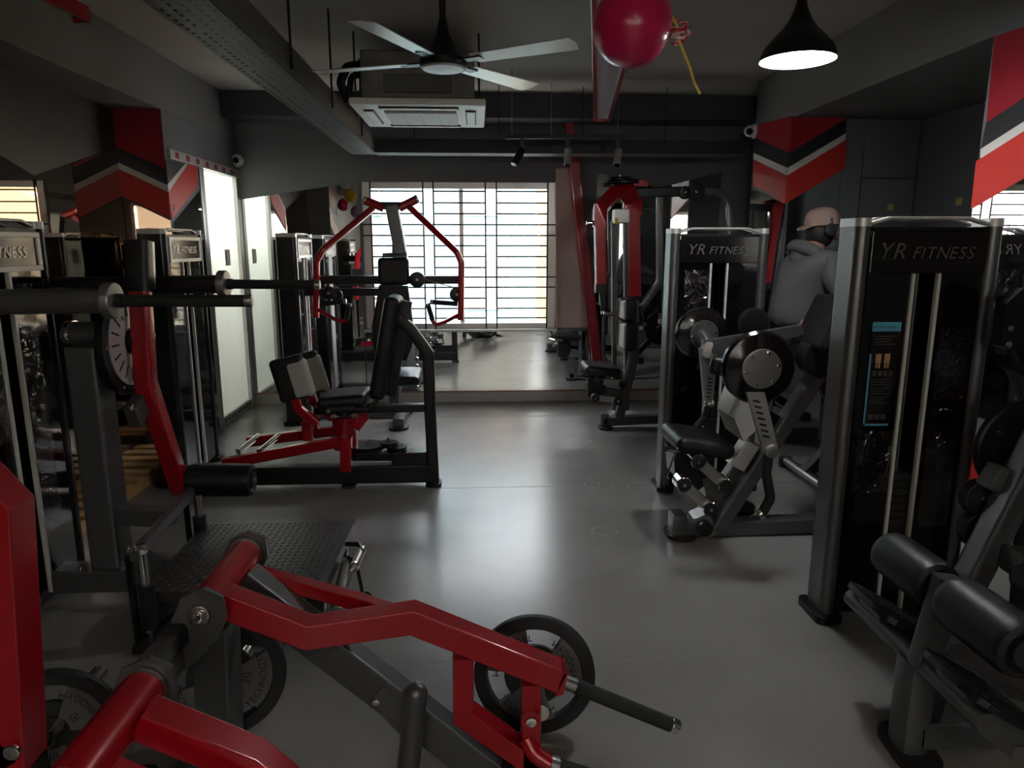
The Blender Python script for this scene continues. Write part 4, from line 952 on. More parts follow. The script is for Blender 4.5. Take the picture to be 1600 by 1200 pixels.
MB().tube([jn, P(1197, 740, Y=YN1 - .04), P(1204, 778, Y=YN1 - .04), P(1190, 803, Y=YN1 - .04)], .022, 12, .06).build('hand_grip', 'foam_grip', t)
MB().cyl(P(1191, 801, Y=YN1 - .04), P(1185, 805, Y=YN1 - .04), .024, 14, bev=.004).build('grip_cap', 'chrome', t)
jf = P(1106, 628, Y=YF1 - .04)
lf = MB().prism([P(1094, 545, Y=YF1 - .3), P(1122, 545, Y=YF1 - .3), P(1114, 632, Y=YF1 - .3), P(1101, 632, Y=YF1 - .3)], (0, .03, 0)).build('lever', 'satin_silver', t)
sl = MB()
for k in range(6):
    q = P(1110 - k * .6, 592 + k * 5.5, Y=YF1 - .304); sl.box(q, (.026, .004, .006), rot(0, 10, 0))
sl.build('lever_slots', 'letter_black', lf, smooth=0)['kind'] = 'stuff'
MB().cyl(P(1108, 548, Y=YF1 - .31), P(1108, 548, Y=YF1 - .25), .045, 24, bev=.008).build('lever_head', 'satin_silver', t)
q = P(1108, 630, Y=YF1 - .3); MB().ball(q, .028).build('lever_joint', 'chrome', t)
MB().tube([q, P(1103, 650, Y=YF1 - .3), P(1088, 668, Y=YF1 - .3)], .02, 12, .05).build('hand_grip', 'foam_grip', t)
MB().cyl(P(1098, 524, Y=YF1 - .06), P(1108, 540, Y=YF1 - .27), .035, 18).build('lever_tube', 'frame_grey', t)
MB().prism([P(1116, 530, Y=YH - .16), P(1252, 508, Y=YH - .16), P(1258, 522, Y=YH - .16), P(1150, 552, Y=YH - .16), P(1120, 556, Y=YH - .16)], (0, .03, 0)).build('link_plate', 'frame_grey', t)
MB().box(P(1133, 573, Y=3.14), (.14, .09, .085), rot(0, 8, -20), .025, 3).build('elbow_pad', 'vinyl', t)
a_, b_ = P(1292, 462, Y=YH - .05), P(1252, 545, Y=YH - .05); d_ = a_ - b_
MB().box((a_ + b_) / 2 + V((.05, 0, 0)), (.07, .32, d_.length), rot(0, math.degrees(math.atan2(d_.x, d_.z)), 0), .03, 4).build('arm_pad', 'vinyl', t)
q = P(1288, 560, Y=YH - .1); MB().cyl(q, q + V((0, .12, 0)), .10, 26, bev=.01).build('cable_pulley', 'frame_black', t)
for (px, py) in ((1180, 505),):
    q = P(px, py, Y=YF1); MB().cyl(q, q + V((0, .05, 0)), .085, 26, bev=.01).build('counter_pulley', 'frame_black', t)
q = P(1165, 812, Y=YH + .02); MB().cyl((q.x, YH + .16, .07), (q.x, YH + .16, .10), .10, 24).build('foot_disc', 'frame_black', t)

# ------------------------------------------------------------------ B: multi-hip platform machine, left
t = thing('hip_machine', 'standing hip machine with tread plate platform and red swing lever', 'gym machine', (-1.5, 2.9, 0))
weight_tower(t, (-1.90, 2.80, 0), PI / 2, W=.64, badge='YR FITNESS', frame_badge=True, plates=18, wrap=[(-.2, -.06, .75, 1.36), (.07, .19, .3, 1.35)])
UX, UY = -1.585, 2.90
MB().bar([(UX, UY, .1), (UX, UY, 1.10)], .125, .14, (0, 1, 0), .02).build('upright', 'frame_grey', t)
MB().box((UX, UY, .155), (.2, .22, .012), None, .003).build('base_flange', 'frame_grey', t)
for sx in (-1, 1):
    for sy in (-1, 1): bolt(t, (UX + sx * .085, UY + sy * .09, .16), (0, 0, 1), .011, .02)
MB().bar([(-1.80, UY - .02, .10), (-.66, UY - .02, .10)], .12, .10, c=.012).build('base_beam', 'frame_grey', t)
zt = .20
pf = [P(240, 905, Z=zt), P(322, 812, Z=zt), P(555, 812, Z=zt), P(503, 922, Z=zt)]
pf = [V((-1.292, 2.60, zt)), V((-1.31, 3.18, zt)), V((-1.16, 3.26, zt)), V((-.598, 3.23, zt)), V((-.603, 2.50, zt)), V((-1.26, 2.53, zt))]
MB().prism([p - V((0, 0, .045)) for p in pf], (0, 0, .045)).build('platform', 'tread_steel', t, smooth=0)
tr_ = MB()
for i in range(24):
    for j in range(22):
        x = -1.27 + i * .0285; y = 2.55 + j * .0315
        if x > -.62 or y > 3.21: continue
        a = .7 if (i + j) % 2 else -.7; d = V((math.cos(a), math.sin(a), 0)); n_ = V((-math.sin(a), math.cos(a), 0)); c = V((x, y, zt))
        q = [c - d * .013, c + n_ * .0045, c + d * .013, c - n_ * .0045]; top = c + V((0, 0, .004))
        bm = tr_.bm; vs = [bm.verts.new(k) for k in q]; tv = bm.verts.new(top)
        for k in range(4): bm.faces.new((vs[k], vs[(k + 1) % 4], tv))
o = tr_.build('tread_pattern', 'tread_steel', t, smooth=0); o['kind'] = 'stuff'
for yy in (2.62, 3.12): MB().bar([(-.62, yy, .09), (-1.3, yy, .09)], .05, .06).build('platform_bearer', 'frame_grey', t)
# end handles of the platform
MB().tube([P(540, 850, Z=.19), P(560, 850, Z=.19), P(566, 862, Z=.19)], .011, 8, .02).build('handle_bracket', 'frame_black', t)
grip(t, P(566, 858, Z=.18), P(554, 884, Z=.18), .02, 'steel')
h0, h1 = V((-.57, 2.85, .14)), V((-.555, 2.52, .10))
MB().cyl(h0, h1, .03, 18, bev=.004).build('roller_bar', 'steel', t)
MB().tube([h0 + V((0, 0, .04)), V((-.53, 2.84, .16)), V((-.50, 2.80, .02))], .008, 8, .02).build('handle_bracket', 'frame_black', t)
MB().lathe((-.51, 2.80, 0), (0, 0, 1), [(0, 0), (.055, 0), (.055, .012), (.045, .02), (.04, .014), (0, .014)], 24).build('rubber_foot', 'rubber', t)
# cam disc with slotted face, axle
cx_, cy_, cz_ = -1.46, 3.0, 1.105
cam_ = MB().lathe((cx_ - .03, cy_, cz_), (1, 0, 0), [(0, 0), (.225, 0), (.225, .03), (.20, .035), (.20, .028), (.175, .03), (0, .03)], 40, (0, 0, 1)).build('cam_disc', 'frame_black', t)
MB().lathe((cx_, cy_, cz_), (1, 0, 0), [(.06, 0), (.185, 0), (.185, .006), (.06, .006)], 36).build('dial_plate', 'pale_silver', cam_)
sl = MB()
for k in range(18):
    a = k * PI / 9; d = V((0, math.cos(a), math.sin(a))); sl.bar([V((cx_ + .006, cy_, cz_)) + d * .11, V((cx_ + .006, cy_, cz_)) + d * .165], .007, .004, (1, 0, 0))
sl.build('dial_slots', 'letter_black', cam_, smooth=0)['kind'] = 'stuff'
for k in range(6):
    a = k * PI / 3; bolt(cam_, V((cx_ + .005, cy_ + math.cos(a) * .205, cz_ + math.sin(a) * .205)), (1, 0, 0), .008, .006)
MB().cyl((-1.70, cy_, cz_ + .03), (cx_ - .03, cy_, cz_ + .03), .055, 24, bev=.006).build('axle_housing', 'frame_grey', t)
MB().lathe((-1.70, cy_, cz_ + .03), (1, 0, 0), [(.0, -.012), (.058, -.01), (.06, 0), (.06, .02), (.05, .02)], 24).build('axle_ring', 'chrome', t)
MB().cyl((cx_, cy_, cz_), (cx_ + .05, cy_, cz_), .05, 20).build('hub', 'frame_black', t)
# red swing lever with black sleeve on top and roller at the foot
LX = -1.40
l0, l1, l2 = P(219, 452, X=LX), P(228, 598, X=LX), P(283, 765, X=LX)
MB().bar([l0, l1, l2], .075, .08, (1, 0, 0), .018).build('swing_lever', 'red_paint', t)
ls = P(216, 376, X=LX)
s_ = MB().bar([l0 + (l0 - ls) * .05, ls], .085, .095, (1, 0, 0), .02).build('lever_sleeve', 'frame_black', t)
MB().bar([l0 + V((.015, .03, 0)), ls + V((.015, .03, -.004))], .05, .06, (1, 0, 0), .01).build('sleeve_insert', 'steel', s_)
MB().box(P(215, 640, X=LX - .03), (.05, .12, .10), rot(25), .006).build('lever_lug', 'frame_grey', t)
q = P(203, 637, X=LX); bolt(t, q, (1, 0, 0), .012, .012)
MB().cyl(P(185, 633, X=LX - .08), P(203, 633, X=LX - .06), .018, 12).build('lock_pin', 'steel', t)
ry = l2.y; rz_ = P(300, 750, Y=ry)
roller(t, (LX + .04, ry, rz_.z), P(396, 750, Y=ry), .078)
# upper handles: arms from the tower, cast ends and foam bars
for yy, pa, pb, pe in ((2.45, (0, 470), (172, 470), (402, 470)), (3.25, (237, 445), (348, 444), (506, 445))):
    a_, b_, e_ = P(*pa, Y=yy), P(*pb, Y=yy), P(*pe, Y=yy)
    w_ = .085 if yy < 3 else .082
    MB().bar([V((-1.88, yy, a_.z - .005)), b_], .07, w_, c=.03).build('handle_arm', 'frame_grey' if yy < 3 else 'frame_black', t)
    c_ = MB().cyl(b_ + V((-.015, 0, 0)), b_ + V((.022, 0, 0)), .062, 26, bev=.006).build('arm_boss', 'satin_silver', t)
    MB().cyl(b_ + V((.022, 0, 0)), b_ + V((.045, 0, 0)), .024, 16).build('boss_collar', 'rubber', c_)
    grip(t, b_ + V((.045, 0, 0)), e_ + V((-.04, 0, 0)), .021, cap='steel')
MB().bar([V((-1.84, 2.45, 1.28)), V((-1.84, 3.25, 1.28))], .07, .08).build('handle_yoke', 'frame_grey', t)
# adjuster posts with chrome rods and black sleeves
for (bx, by, z0, z1) in ((-1.255, 2.50, .0, .375), (-1.30, 3.14, .02, .37)):
    g_ = MB().tube([(bx, by, z0), (bx, by, z1)], .018, 12).build('adjuster_rod', 'chrome', t)
    MB().cyl((bx, by, z0 + .07), (bx, by, z0 + .25), .03, 16, bev=.004).build('adjuster_sleeve', 'rubber', g_)
    MB().tube([(bx - .06, by + .02, z0 + .0), (bx - .065, by + .02, z1 - .02)], .014, 10).build('gas_strut', 'frame_black', g_)
MB().box((-1.24, 2.47, .02), (.12, .10, .04), None, .015).build('rubber_foot', 'rubber', t)
MB().box((-1.20, 2.56, .05), (.07, .16, .06), rot(0, 0, -20), .02).build('foot_bracket', 'rubber', t)
MB().bar([(-1.275, 2.48, .375), (-1.33, 3.16, .385)], .035, .05, c=.008).build('adjuster_bridge', 'frame_grey', t)
for k in range(3): bolt(t, (-1.285 + .02 * k, 2.47 + .01 * k, .395), (0, 0, 1), .012, .02)
MB().bar([(-1.55, 2.9, .375), (-1.30, 2.86, .375)], .085, .075).build('bridge_arm', 'frame_grey', t)
MB().prism([(-1.46, 2.78, .11), (-1.30, 2.78, .11), (-1.32, 2.78, .21), (-1.38, 2.78, .25), (-1.44, 2.78, .21)], (0, .03, 0)).build('fin_plate', 'frame_grey', t)
# ------------------------------------------------------------------ weight plates
def weight_plate(center, axis, num, r, label, spin=0.0, up=(0, 0, 1), th=.035):
    c = V(center); ax = V(axis).normalized(); t = thing('weight_plate', label, 'weight plate', tuple(c), 'three-grip weight plates')
    ex, ey = frame_of(ax, up); n = ax        # ex x ey faces +ax or -ax; the printed face looks along +ax
    if ex.cross(ey).dot(ax) < 0: ex = -ex
    MB().lathe(c - ax * th / 2, ax, [(r * .78, 0), (r * .97, 0), (r, .006), (r, th - .006), (r * .97, th), (r * .80, th), (r * .78, th - .008)] + [(r * .78, 0)], 48).build('rim', 'rubber', t)
    MB().lathe(c - ax * th / 2, ax, [(r * .13, .004), (r * .26, .004), (r * .26, th - .004), (r * .13, th - .004), (r * .13, .004)], 30).build('hub', 'plate_iron', t)
    h = th / 2 - .006
    def pol(rad, a): return c + (ex * math.cos(a) + ey * math.sin(a)) * rad
    for k in range(3):
        a0 = spin + k * 2 * PI / 3; wd = math.radians(37); og = math.radians(60)
        arc = [pol(r * .785, a0 - wd + 2 * wd * i / 10) for i in range(11)] + [pol(r * .25, a0 + wd * .9 - 2 * wd * .9 * i / 5) for i in range(6)]
        s = MB().prism([p - ax * h for p in arc], ax * 2 * h).build('spoke', 'plate_face', t, smooth=0)
        tx = MB(); arc_text(tx, 'TECHNOGYM', r * .155, c + ax * h, ex, ey, r * .64, a0, True, thick=.0015)
        arc_text(tx, num, r * .19, c + ax * h, ex, ey, r * .40, a0, True, thick=.0015)
        tx.build('lettering', 'letter_black', s, smooth=0)
        ag = a0 + og                                     # black web and grip bar between the spokes
        arc = [pol(r * .50, a0 + wd + 2 * (og - wd) * i / 5) for i in range(6)] + [pol(r * .24, a0 + 2 * og - wd - 2 * (og - wd) * i / 4) for i in range(5)]
        MB().prism([p - ax * h * .7 for p in arc], ax * 1.4 * h).build('web', 'rubber', t, smooth=0)
    return t
pA = P(835, 1058, Y=1.95)
weight_plate((pA.x, 1.95, .192), (-.10, -1, .12), '15', .188, 'black fifteen kilo weight plate on end of long red arm', math.radians(18))
weight_plate((-.80, 1.98, .2), (.22, -1, .12), '20', .195, 'black twenty kilo weight plate behind grey upright of red machine', math.radians(-12))
weight_plate((-1.15, 1.72, .22), (.25, -1, .10), '10', .17, 'small ten kilo weight plate beside red box post', .55)

# ------------------------------------------------------------------ A: low plate-loaded machine in the foreground
t = thing('plate_loaded_machine', 'low red plate loaded lifting machine in the foreground', 'gym machine', (-.4, 1.6, 0))
AX, AZ = -.715, .575
yf0, yf1, yn0, yn1 = 1.70, 2.03, 1.08, 1.36
for (y0, y1) in ((yf0, yf1), (yn0, yn1)):
    s_ = MB().cyl((AX, y0, AZ), (AX, y1, AZ), .047, 28, bev=.003).build('pivot_sleeve', 'red_paint', t)
    for yy, sg in ((y0, -1), (y1, 1)):
        MB().lathe((AX, yy, AZ), (0, sg, 0), [(.03, 0), (.05, 0), (.05, .008), (.03, .008)], 26).build('sleeve_ring', 'steel', s_)
# bracket cheeks
def cheek(y):
    pts = [(-.76, .62), (-.70, .645), (-.655, .62), (-.65, .56), (-.68, .50), (-.76, .42), (-.82, .40), (-.84, .45), (-.80, .53)]
    return MB().prism([(a, y, b) for a, b in pts], (0, .012, 0)).build('bracket_cheek', 'frame_grey', t, smooth=0)
for yy in (yf0 - .024, yf1 + .012, yn1 + .012): cheek(yy)
for yy in (yf0 - .024,): 
    MB().cyl((AX, yy, AZ), (AX, yy - .012, AZ), .028, 18, bev=.004).build('pivot_washer', 'steel', t); bolt(t, (AX, yy - .012, AZ), (0, -1, 0), .016, .016)
MB().bar([(-.77, 1.86, .02), (-.75, 1.86, .46)], .10, .12, (0, 1, 0), .01).build('upright', 'frame_grey', t)
MB().bar([(-.80, 1.30, .46), (-.80, 1.80, .46)], .07, .08, c=.01).build('cross_member', 'frame_grey', t)
MB().bar([P(222, 1054, Z=.52), P(292, 972, Z=.52)], .05, .05, c=.008).build('link_bar', 'frame_grey', t)
MB().bar([P(262, 1006, Z=.52), P(290, 974, Z=.52)], .062, .062, c=.015).build('link_sleeve', 'rubber', t)
MB().bar([(-.82, 1.86, .04), (-.82, 1.15, .04)], .08, .07).build('base_rail', 'frame_grey', t)
# main strut falling to the floor on the right
s0 = P(380, 908, Y=1.885)
MB().bar([s0, P(768, 1204, Y=1.79)], .07, .105, (0, 0, 1), .008).build('main_strut', 'frame_grey', t)
foot(t, P(775, 1212, Y=1.79), .10, .14)
# far arm: thick bent beam, brace, loop frame, handles
ya = 1.745
z_ = lambda px, py, y=ya: P(px, py, Y=y)
zf = lambda px, py: P(px, py, Y=ya - .035) + V((0, .035, 0))
MB().bar([zf(335, 945), zf(479, 999), zf(643, 975), zf(878, 1068)], .070, .07, (0, 1, 0), .006).build('lifting_arm', 'red_paint', t)
MB().bar([z_(385, 892, 1.95), z_(560, 940, 1.88), z_(660, 972, 1.80)], .04, .045, (0, 1, 0), .005).build('arm_brace', 'red_paint', t)
lp = [z_(724, 1020), z_(724, 1112), z_(832, 1188), z_(832, 1225)]
MB().bar(lp, .058, .07, (0, 1, 0), .006).build('loop_frame', 'red_paint', t)
MB().bar([z_(829, 1060), z_(829, 1230)], .055, .07, (0, 1, 0), .006).build('loop_post', 'red_paint', t)
q = z_(828, 1108); MB().cyl(q + V((0, -.05, 0)), q + V((0, -.035, 0)), .028, 18).build('weld_boss', 'red_paint', t); bolt(t, q + V((0, -.05, 0)), (0, -1, 0), .016, .01)
MB().prism([z_(884, 1044, ya - .035), z_(888, 1052, ya - .035), z_(880, 1086, ya - .035), z_(868, 1088, ya - .035)], (0, .07, 0)).build('end_plate', 'red_paint', t, smooth=0)
q0 = z_(878, 1063); q1 = z_(1048, 1132); d_ = (q1 - q0).normalized()
MB().cyl(q0, q0 + d_ * .045, .020, 16).build('handle_root', 'steel', t)
grip(t, q0 + d_ * .04, q1, .021)
lq = [z_(822, 1152, ya - .02), z_(835, 1178, ya - .04), z_(858, 1193, ya - .05)]
MB().tube(lq, .024, 14, .04).build('lower_elbow', 'red_paint', t)
d2 = V((.93, 0, -.36)); MB().cyl(lq[2], lq[2] + d2 * .025, .024, 14).build('handle_root', 'steel', t); grip(t, lq[2] + d2 * .02, lq[2] + d2 * .3, .021)
MB().cyl((pA.x, ya, .205), (pA.x, 2.06, .205 - .02), .025, 18).build('plate_peg', 'chrome', t)
MB().cyl((-.765, 1.86, .21), (-.765, 2.12, .19), .025, 18).build('plate_peg', 'chrome', t)
# near arm, mostly below the frame
yb = 1.26
zb = lambda px, py, y=yb: P(px, py, Y=y)
MB().bar([zb(225, 1120), zb(395, 1188), zb(480, 1260)], .062, .07, (0, 1, 0), .006).build('lifting_arm', 'red_paint', t)
MB().bar([V((AX, 1.15, AZ)), V((AX + .28, 1.16, .40))], .045, .045, (0, 1, 0), .005).build('arm_brace', 'red_paint', t)
# black guide post bolted to the strut
g0, g1 = P(650, 1084, Y=1.72), P(632, 1260, Y=1.72)
MB().tube([g1, g0], .032, 18).build('rest_post', 'frame_grey', t)
MB().ball(g0, .0322).build('post_cap', 'frame_grey', t)
MB().prism([P(577, 1098, Y=1.79), P(598, 1072, Y=1.79), P(612, 1088, Y=1.79), P(632, 1080, Y=1.79), P(640, 1160, Y=1.79), P(622, 1145, Y=1.79)], (0, .015, 0)).build('post_bracket', 'frame_grey', t, smooth=0)
bolt(t, P(588, 1095, Y=1.79), (0, -1, 0), .012, .012)

# ------------------------------------------------------------------ red box post at the left edge (second plate-loaded machine)
t = thing('plate_loaded_press', 'red box framed plate loaded machine cut off at left edge', 'gym machine', (-1.15, 1.42, 0))
yc = 1.38
zc = lambda px, py, y=yc: P(px, py, Y=y)
MB().bar([zc(-75, 715), zc(4, 795), zc(28, 1180), zc(31, 1240)], .08, .085, (0, 1, 0), .006).build('red_post', 'red_paint', t)
MB().bar([zc(-60, 1080), zc(28, 1178)], .07, .085, (0, 1, 0), .006).build('red_brace', 'red_paint', t)
bolt(t, zc(22, 1172, yc - .045), (0, -1, 0), .018, .012)
q = zc(60, 1185); MB().bar([(q.x + .02, 1.2, .02), (q.x + .02, 1.75, .05)], .08, .07).build('base_rail', 'frame_black', t)
MB().bar([(q.x, yc, .04), zc(36, 1190)], .07, .07, (0, 1, 0)).build('post_foot', 'frame_black', t)
MB().cyl((-1.15, 1.45, .22), (-1.13, 1.93, .25), .026, 18).build('plate_peg', 'chrome', t)

# ------------------------------------------------------------------ I: leg machine at the right edge
t = thing('leg_machine', 'leg machine with two black rollers and mesh footplates at right', 'gym machine', (1.4, 1.75, 0))
IX = 1.30
MB().bar([(IX - .01, 1.80, .02), (IX - .01, 1.80, .31)], .09, .10, (0, 1, 0), .03).build('front_post', 'frame_grey', t)
foot(t, (IX - .005, 1.795, 0), .13, .22, .1)
MB().cyl((IX - .02, 1.50, .315), (IX - .02, 2.15, .315), .03, 18).build('foot_bar', 'frame_grey', t)
for (y0, y1) in ((1.86, 2.14), (1.47, 1.74)):
    ang = 30
    c = V((IX + .035, (y0 + y1) / 2, .335)); R = rot(0, ang, 0)
    pr = [(a * .5 * .26, b * .5 * (y1 - y0)) for a, b in [(math.copysign(abs(math.cos(k * PI / 12)) ** .6, math.cos(k * PI / 12)), math.copysign(abs(math.sin(k * PI / 12)) ** .6, math.sin(k * PI / 12))) for k in range(24)]]
    fp = MB().prism([c + R @ V((a, b, -.01)) for a, b in pr], R @ V((0, 0, .018))).build('footplate', 'frame_black', t, smooth=0)
    g = MB()
    for k in range(-5, 6):
        hl = .115 * math.sqrt(max(0, 1 - (k / 6.2) ** 2)); yv = k * (y1 - y0) / 13
        for s_ in range(7):
            xv = -hl + (s_ + .5) * 2 * hl / 7; g.box(c + R @ V((xv, yv, .0095)), (.022, .011, .004), R)
    g.build('grip_studs', 'rubber', fp, smooth=0)['kind'] = 'stuff'
    MB().prism([c + R @ V((-.10, 0, -.012)) + V((0, -.06, 0)), c + R @ V((.09, 0, -.012)) + V((0, -.06, 0)), V((IX + .10, c.y - .06, .17)), V((IX - .01, c.y - .06, .26))], (0, .12, 0)).build('footplate_bracket', 'frame_grey', t, smooth=0)
rz0 = .535
MB().bar([V((IX - .02, 1.76, .31)), V((IX + .02, 1.755, rz0 + .05))], .075, .055, (0, 1, 0), .012).build('roller_upright', 'frame_grey', t)
roller(t, (IX + .02, 2.03, rz0), (IX + .02, 1.79, rz0), .074)
roller(t, (IX + .02, 1.72, rz0), (IX + .02, 1.46, rz0), .078)
MB().cyl((IX + .02, 2.0, rz0), (IX + .02, 1.5, rz0), .018, 12).build('roller_axle', 'chrome', t)
MB().bar([(IX, 1.80, .075), (2.15, 1.80, .075)], .10, .10, c=.02).build('base_beam', 'frame_grey', t)
MB().prism([(IX + .05, 1.755, .12), (1.75, 1.755, .12), (1.55, 1.755, .20), (IX + .08, 1.755, .30)], (0, .09, 0)).build('gusset', 'frame_grey', t, smooth=0)
d0 = P(1505, 925, Y=2.12); d1 = P(1640, 660, Y=2.12)
MB().bar([V((d0.x - .03, 2.12, .14)), d0, d1], .085, .095, (0, 1, 0), .02).build('main_strut', 'frame_grey', t)
MB().bar([V((d0.x - .02, 2.12, .14)), V((d0.x, 1.80, .09))], .08, .08).build('strut_link', 'frame_grey', t)
q = P(1606, 885, Y=2.02); MB().bar([q + V((-.06, 0, .02)), q + V((.4, 0, -.02))], .09, .085).build('seat_beam', 'frame_grey', t)
q = P(1598, 700, Y=2.25)
cd = MB().lathe(q + V((0, .02, 0)), (0, -1, 0), [(0, 0), (.165, 0), (.172, .008), (.172, .03), (.165, .036), (.15, .03), (0, .03)], 44).build('cam_disc', 'frame_black', t)
for k in range(5):
    a = k * 2 * PI / 5 + 2.6; bolt(cd, q + V((math.cos(a) * .12, -.01, math.sin(a) * .12)), (0, -1, 0), .01, .008)
MB().box(P(1562, 750, Y=2.16), (.10, .07, .09), rot(0, 25, 0), .01).build('pulley_block', 'frame_grey', t)
for px, py, r, yy in ((1528, 776, .062, 2.2), (1526, 826, .066, 2.2)):
    q = P(px, py, Y=yy); pu = MB().cyl(q + V((0, .02, 0)), q + V((0, -.025, 0)), r, 28, bev=.008).build('pulley', 'frame_black', t); bolt(pu, q + V((0, -.025, 0)), (0, -1, 0), .008, .006)
MB().cyl(P(1526, 826, Y=2.17), P(1556, 842, Y=2.13), .012, 10).build('pulley_pin', 'steel', t)
MB().bar([P(1530, 770, Y=2.22), P(1600, 720, Y=2.20)], .05, .06, (0, 1, 0)).build('pulley_arm', 'frame_grey', t)
MB().bar([(1.85, 1.80, .1), (1.85, 1.80, .45)], .08, .09, (0, 1, 0), .02).build('seat_post', 'frame_grey', t)
MB().box((1.86, 1.78, .49), (.42, .36, .085), None, .035, 4).build('seat', 'vinyl', t)
MB().box((2.10, 1.78, .82), (.08, .34, .58), rot(0, 8, 0), .035, 4).build('backrest', 'vinyl', t)
# upper linkage at the right edge
q = P(1590, 510, Y=2.35)
MB().prism([P(1563, 540, Y=2.35), P(1572, 475, Y=2.35), P(1600, 450, Y=2.35), P(1640, 470, Y=2.35), P(1640, 520, Y=2.35), P(1590, 552, Y=2.35)], (0, .05, 0)).build('top_linkage', 'frame_black', t, smooth=0)
bolt(t, P(1577, 513, Y=2.35), (0, -1, 0), .012, .01); bolt(t, P(1574, 538, Y=2.35), (0, -1, 0), .012, .01)
MB().tube([P(1580, 545, Y=2.36), P(1590, 570, Y=2.36), P(1630, 575, Y=2.36)], .016, 10, .04).build('top_tube', 'frame_black', t)
MB().bar([P(1640, 470, Y=2.38), V((P(1640, 470, Y=2.38).x + .03, 2.30, .1))], .09, .09, (0, 1, 0)).build('rear_upright', 'frame_grey', t)

# ------------------------------------------------------------------ exercise bike and the person riding it
t = thing('exercise_bike', 'black upright exercise bike under the person in grey hoodie', 'exercise bike', (2.2, 4.2, 0))
BY = 4.22
MB().tube([(2.12, BY - .28, .05), (2.12, BY + .28, .05)], .032, 14).build('rear_stabiliser', 'steel', t)
MB().tube([(2.85, BY - .26, .05), (2.85, BY + .26, .05)], .032, 14).build('front_stabiliser', 'steel', t)
for xx in (2.12, 2.85):
    for yy in (-.3, .3): MB().box((xx, BY + yy, .04), (.09, .06, .08), None, .02).build('stabiliser_cap', 'rubber', t)
MB().bar([(2.12, BY, .06), (2.40, BY, .36), (2.85, BY, .06)], .07, .09, (0, 1, 0), .015).build('main_frame', 'frame_black', t)
MB().cyl((2.44, BY - .07, .42), (2.44, BY + .07, .42), .22, 36, bev=.03).build('flywheel_case', 'frame_black', t)
MB().bar([(2.34, BY, .36), (2.05, BY, .86)], .06, .06, (0, 1, 0), .012).build('seat_post', 'frame_black', t)
MB().box((2.02, BY, .885), (.27, .22, .07), rot(0, 4, 0), .033, 4).build('saddle', 'vinyl', t)
MB().bar([(2.55, BY, .45), (2.66, BY, 1.14)], .06, .06, (0, 1, 0), .012).build('handle_post', 'frame_black', t)
MB().tube([(2.50, BY - .24, 1.12), (2.64, BY - .22, 1.14), (2.66, BY, 1.15), (2.64, BY + .22, 1.14), (2.50, BY + .24, 1.12)], .016, 12, .05).build('handlebar', 'foam_grip', t)
MB().box((2.70, BY, 1.22), (.05, .22, .15), rot(0, -30, 0), .012).build('console', 'frame_black', t)
MB().bar([(2.36, BY - .11, .44), (2.26, BY - .12, .38)], .03, .02, (0, 1, 0)).build('crank', 'steel', t)
MB().box((2.25, BY - .18, .375), (.10, .09, .025), None, .008).build('pedal', 'rubber', t)
MB().bar([(2.36, BY + .11, .44), (2.46, BY + .12, .50)], .03, .02, (0, 1, 0)).build('crank', 'steel', t)
MB().box((2.47, BY + .18, .505), (.10, .09, .025), None, .008).build('pedal', 'rubber', t)

def skin_mesh(name, m, parent, verts, edges, radii, sub=2, root=0):
    off = V(parent['_o'])
    me = bpy.data.meshes.new(name); me.from_pydata([tuple(V(v) - off) for v in verts], edges, []); me.materials.append(M[m])
    o = bpy.data.objects.new(name, me); COL.objects.link(o)
    sk = o.modifiers.new('skin', 'SKIN'); sk.use_smooth_shade = True
    if not me.skin_vertices: 
        bpy.context.view_layer.objects.active = o
        me.skin_vertices.new() if hasattr(me.skin_vertices, 'new') else None
    for i, r in enumerate(radii):
        sv = me.skin_vertices[0].data[i]; sv.radius = r if isinstance(r, tuple) else (r, r); sv.use_root = (i == root)
    o.modifiers.new('sub', 'SUBSURF').levels = sub; o.modifiers['sub'].render_levels = sub
    dg = bpy.context.evaluated_depsgraph_get(); dg.update()
    nm = bpy.data.meshes.new_from_object(o.evaluated_get(dg)); bpy.data.objects.remove(o)
    nm.name = name; nm.materials.clear(); nm.materials.append(M[m])
    o = bpy.data.objects.new(name, nm); COL.objects.link(o); o.parent = parent; o['_o'] = tuple(off)
    nm.polygons.foreach_set('use_smooth', [True] * len(nm.polygons)); return o
pr = thing('person', 'person in grey hoodie, beige cap and black headphones riding exercise bike', 'person', (2.0, BY, .9))
H_ = V((1.99, BY, .955)); Ch = V((2.02, BY, 1.28)); Nk = V((2.045, BY, 1.47)); Hd = V((2.085, BY, 1.585))
sR, sL = V((2.05, BY - .17, 1.40)), V((2.05, BY + .17, 1.40))
eR, eL = V((2.19, BY - .24, 1.17)), V((2.19, BY + .24, 1.17))
wR, wL = V((2.44, BY - .23, 1.15)), V((2.44, BY + .23, 1.15))
hR, hL = V((2.01, BY - .09, .93)), V((2.01, BY + .09, .93))
kR, kL = V((2.42, BY - .13, .80)), V((2.42, BY + .13, .92))
aR, aL = V((2.19, BY - .17, .455)), V((2.40, BY + .17, .58))
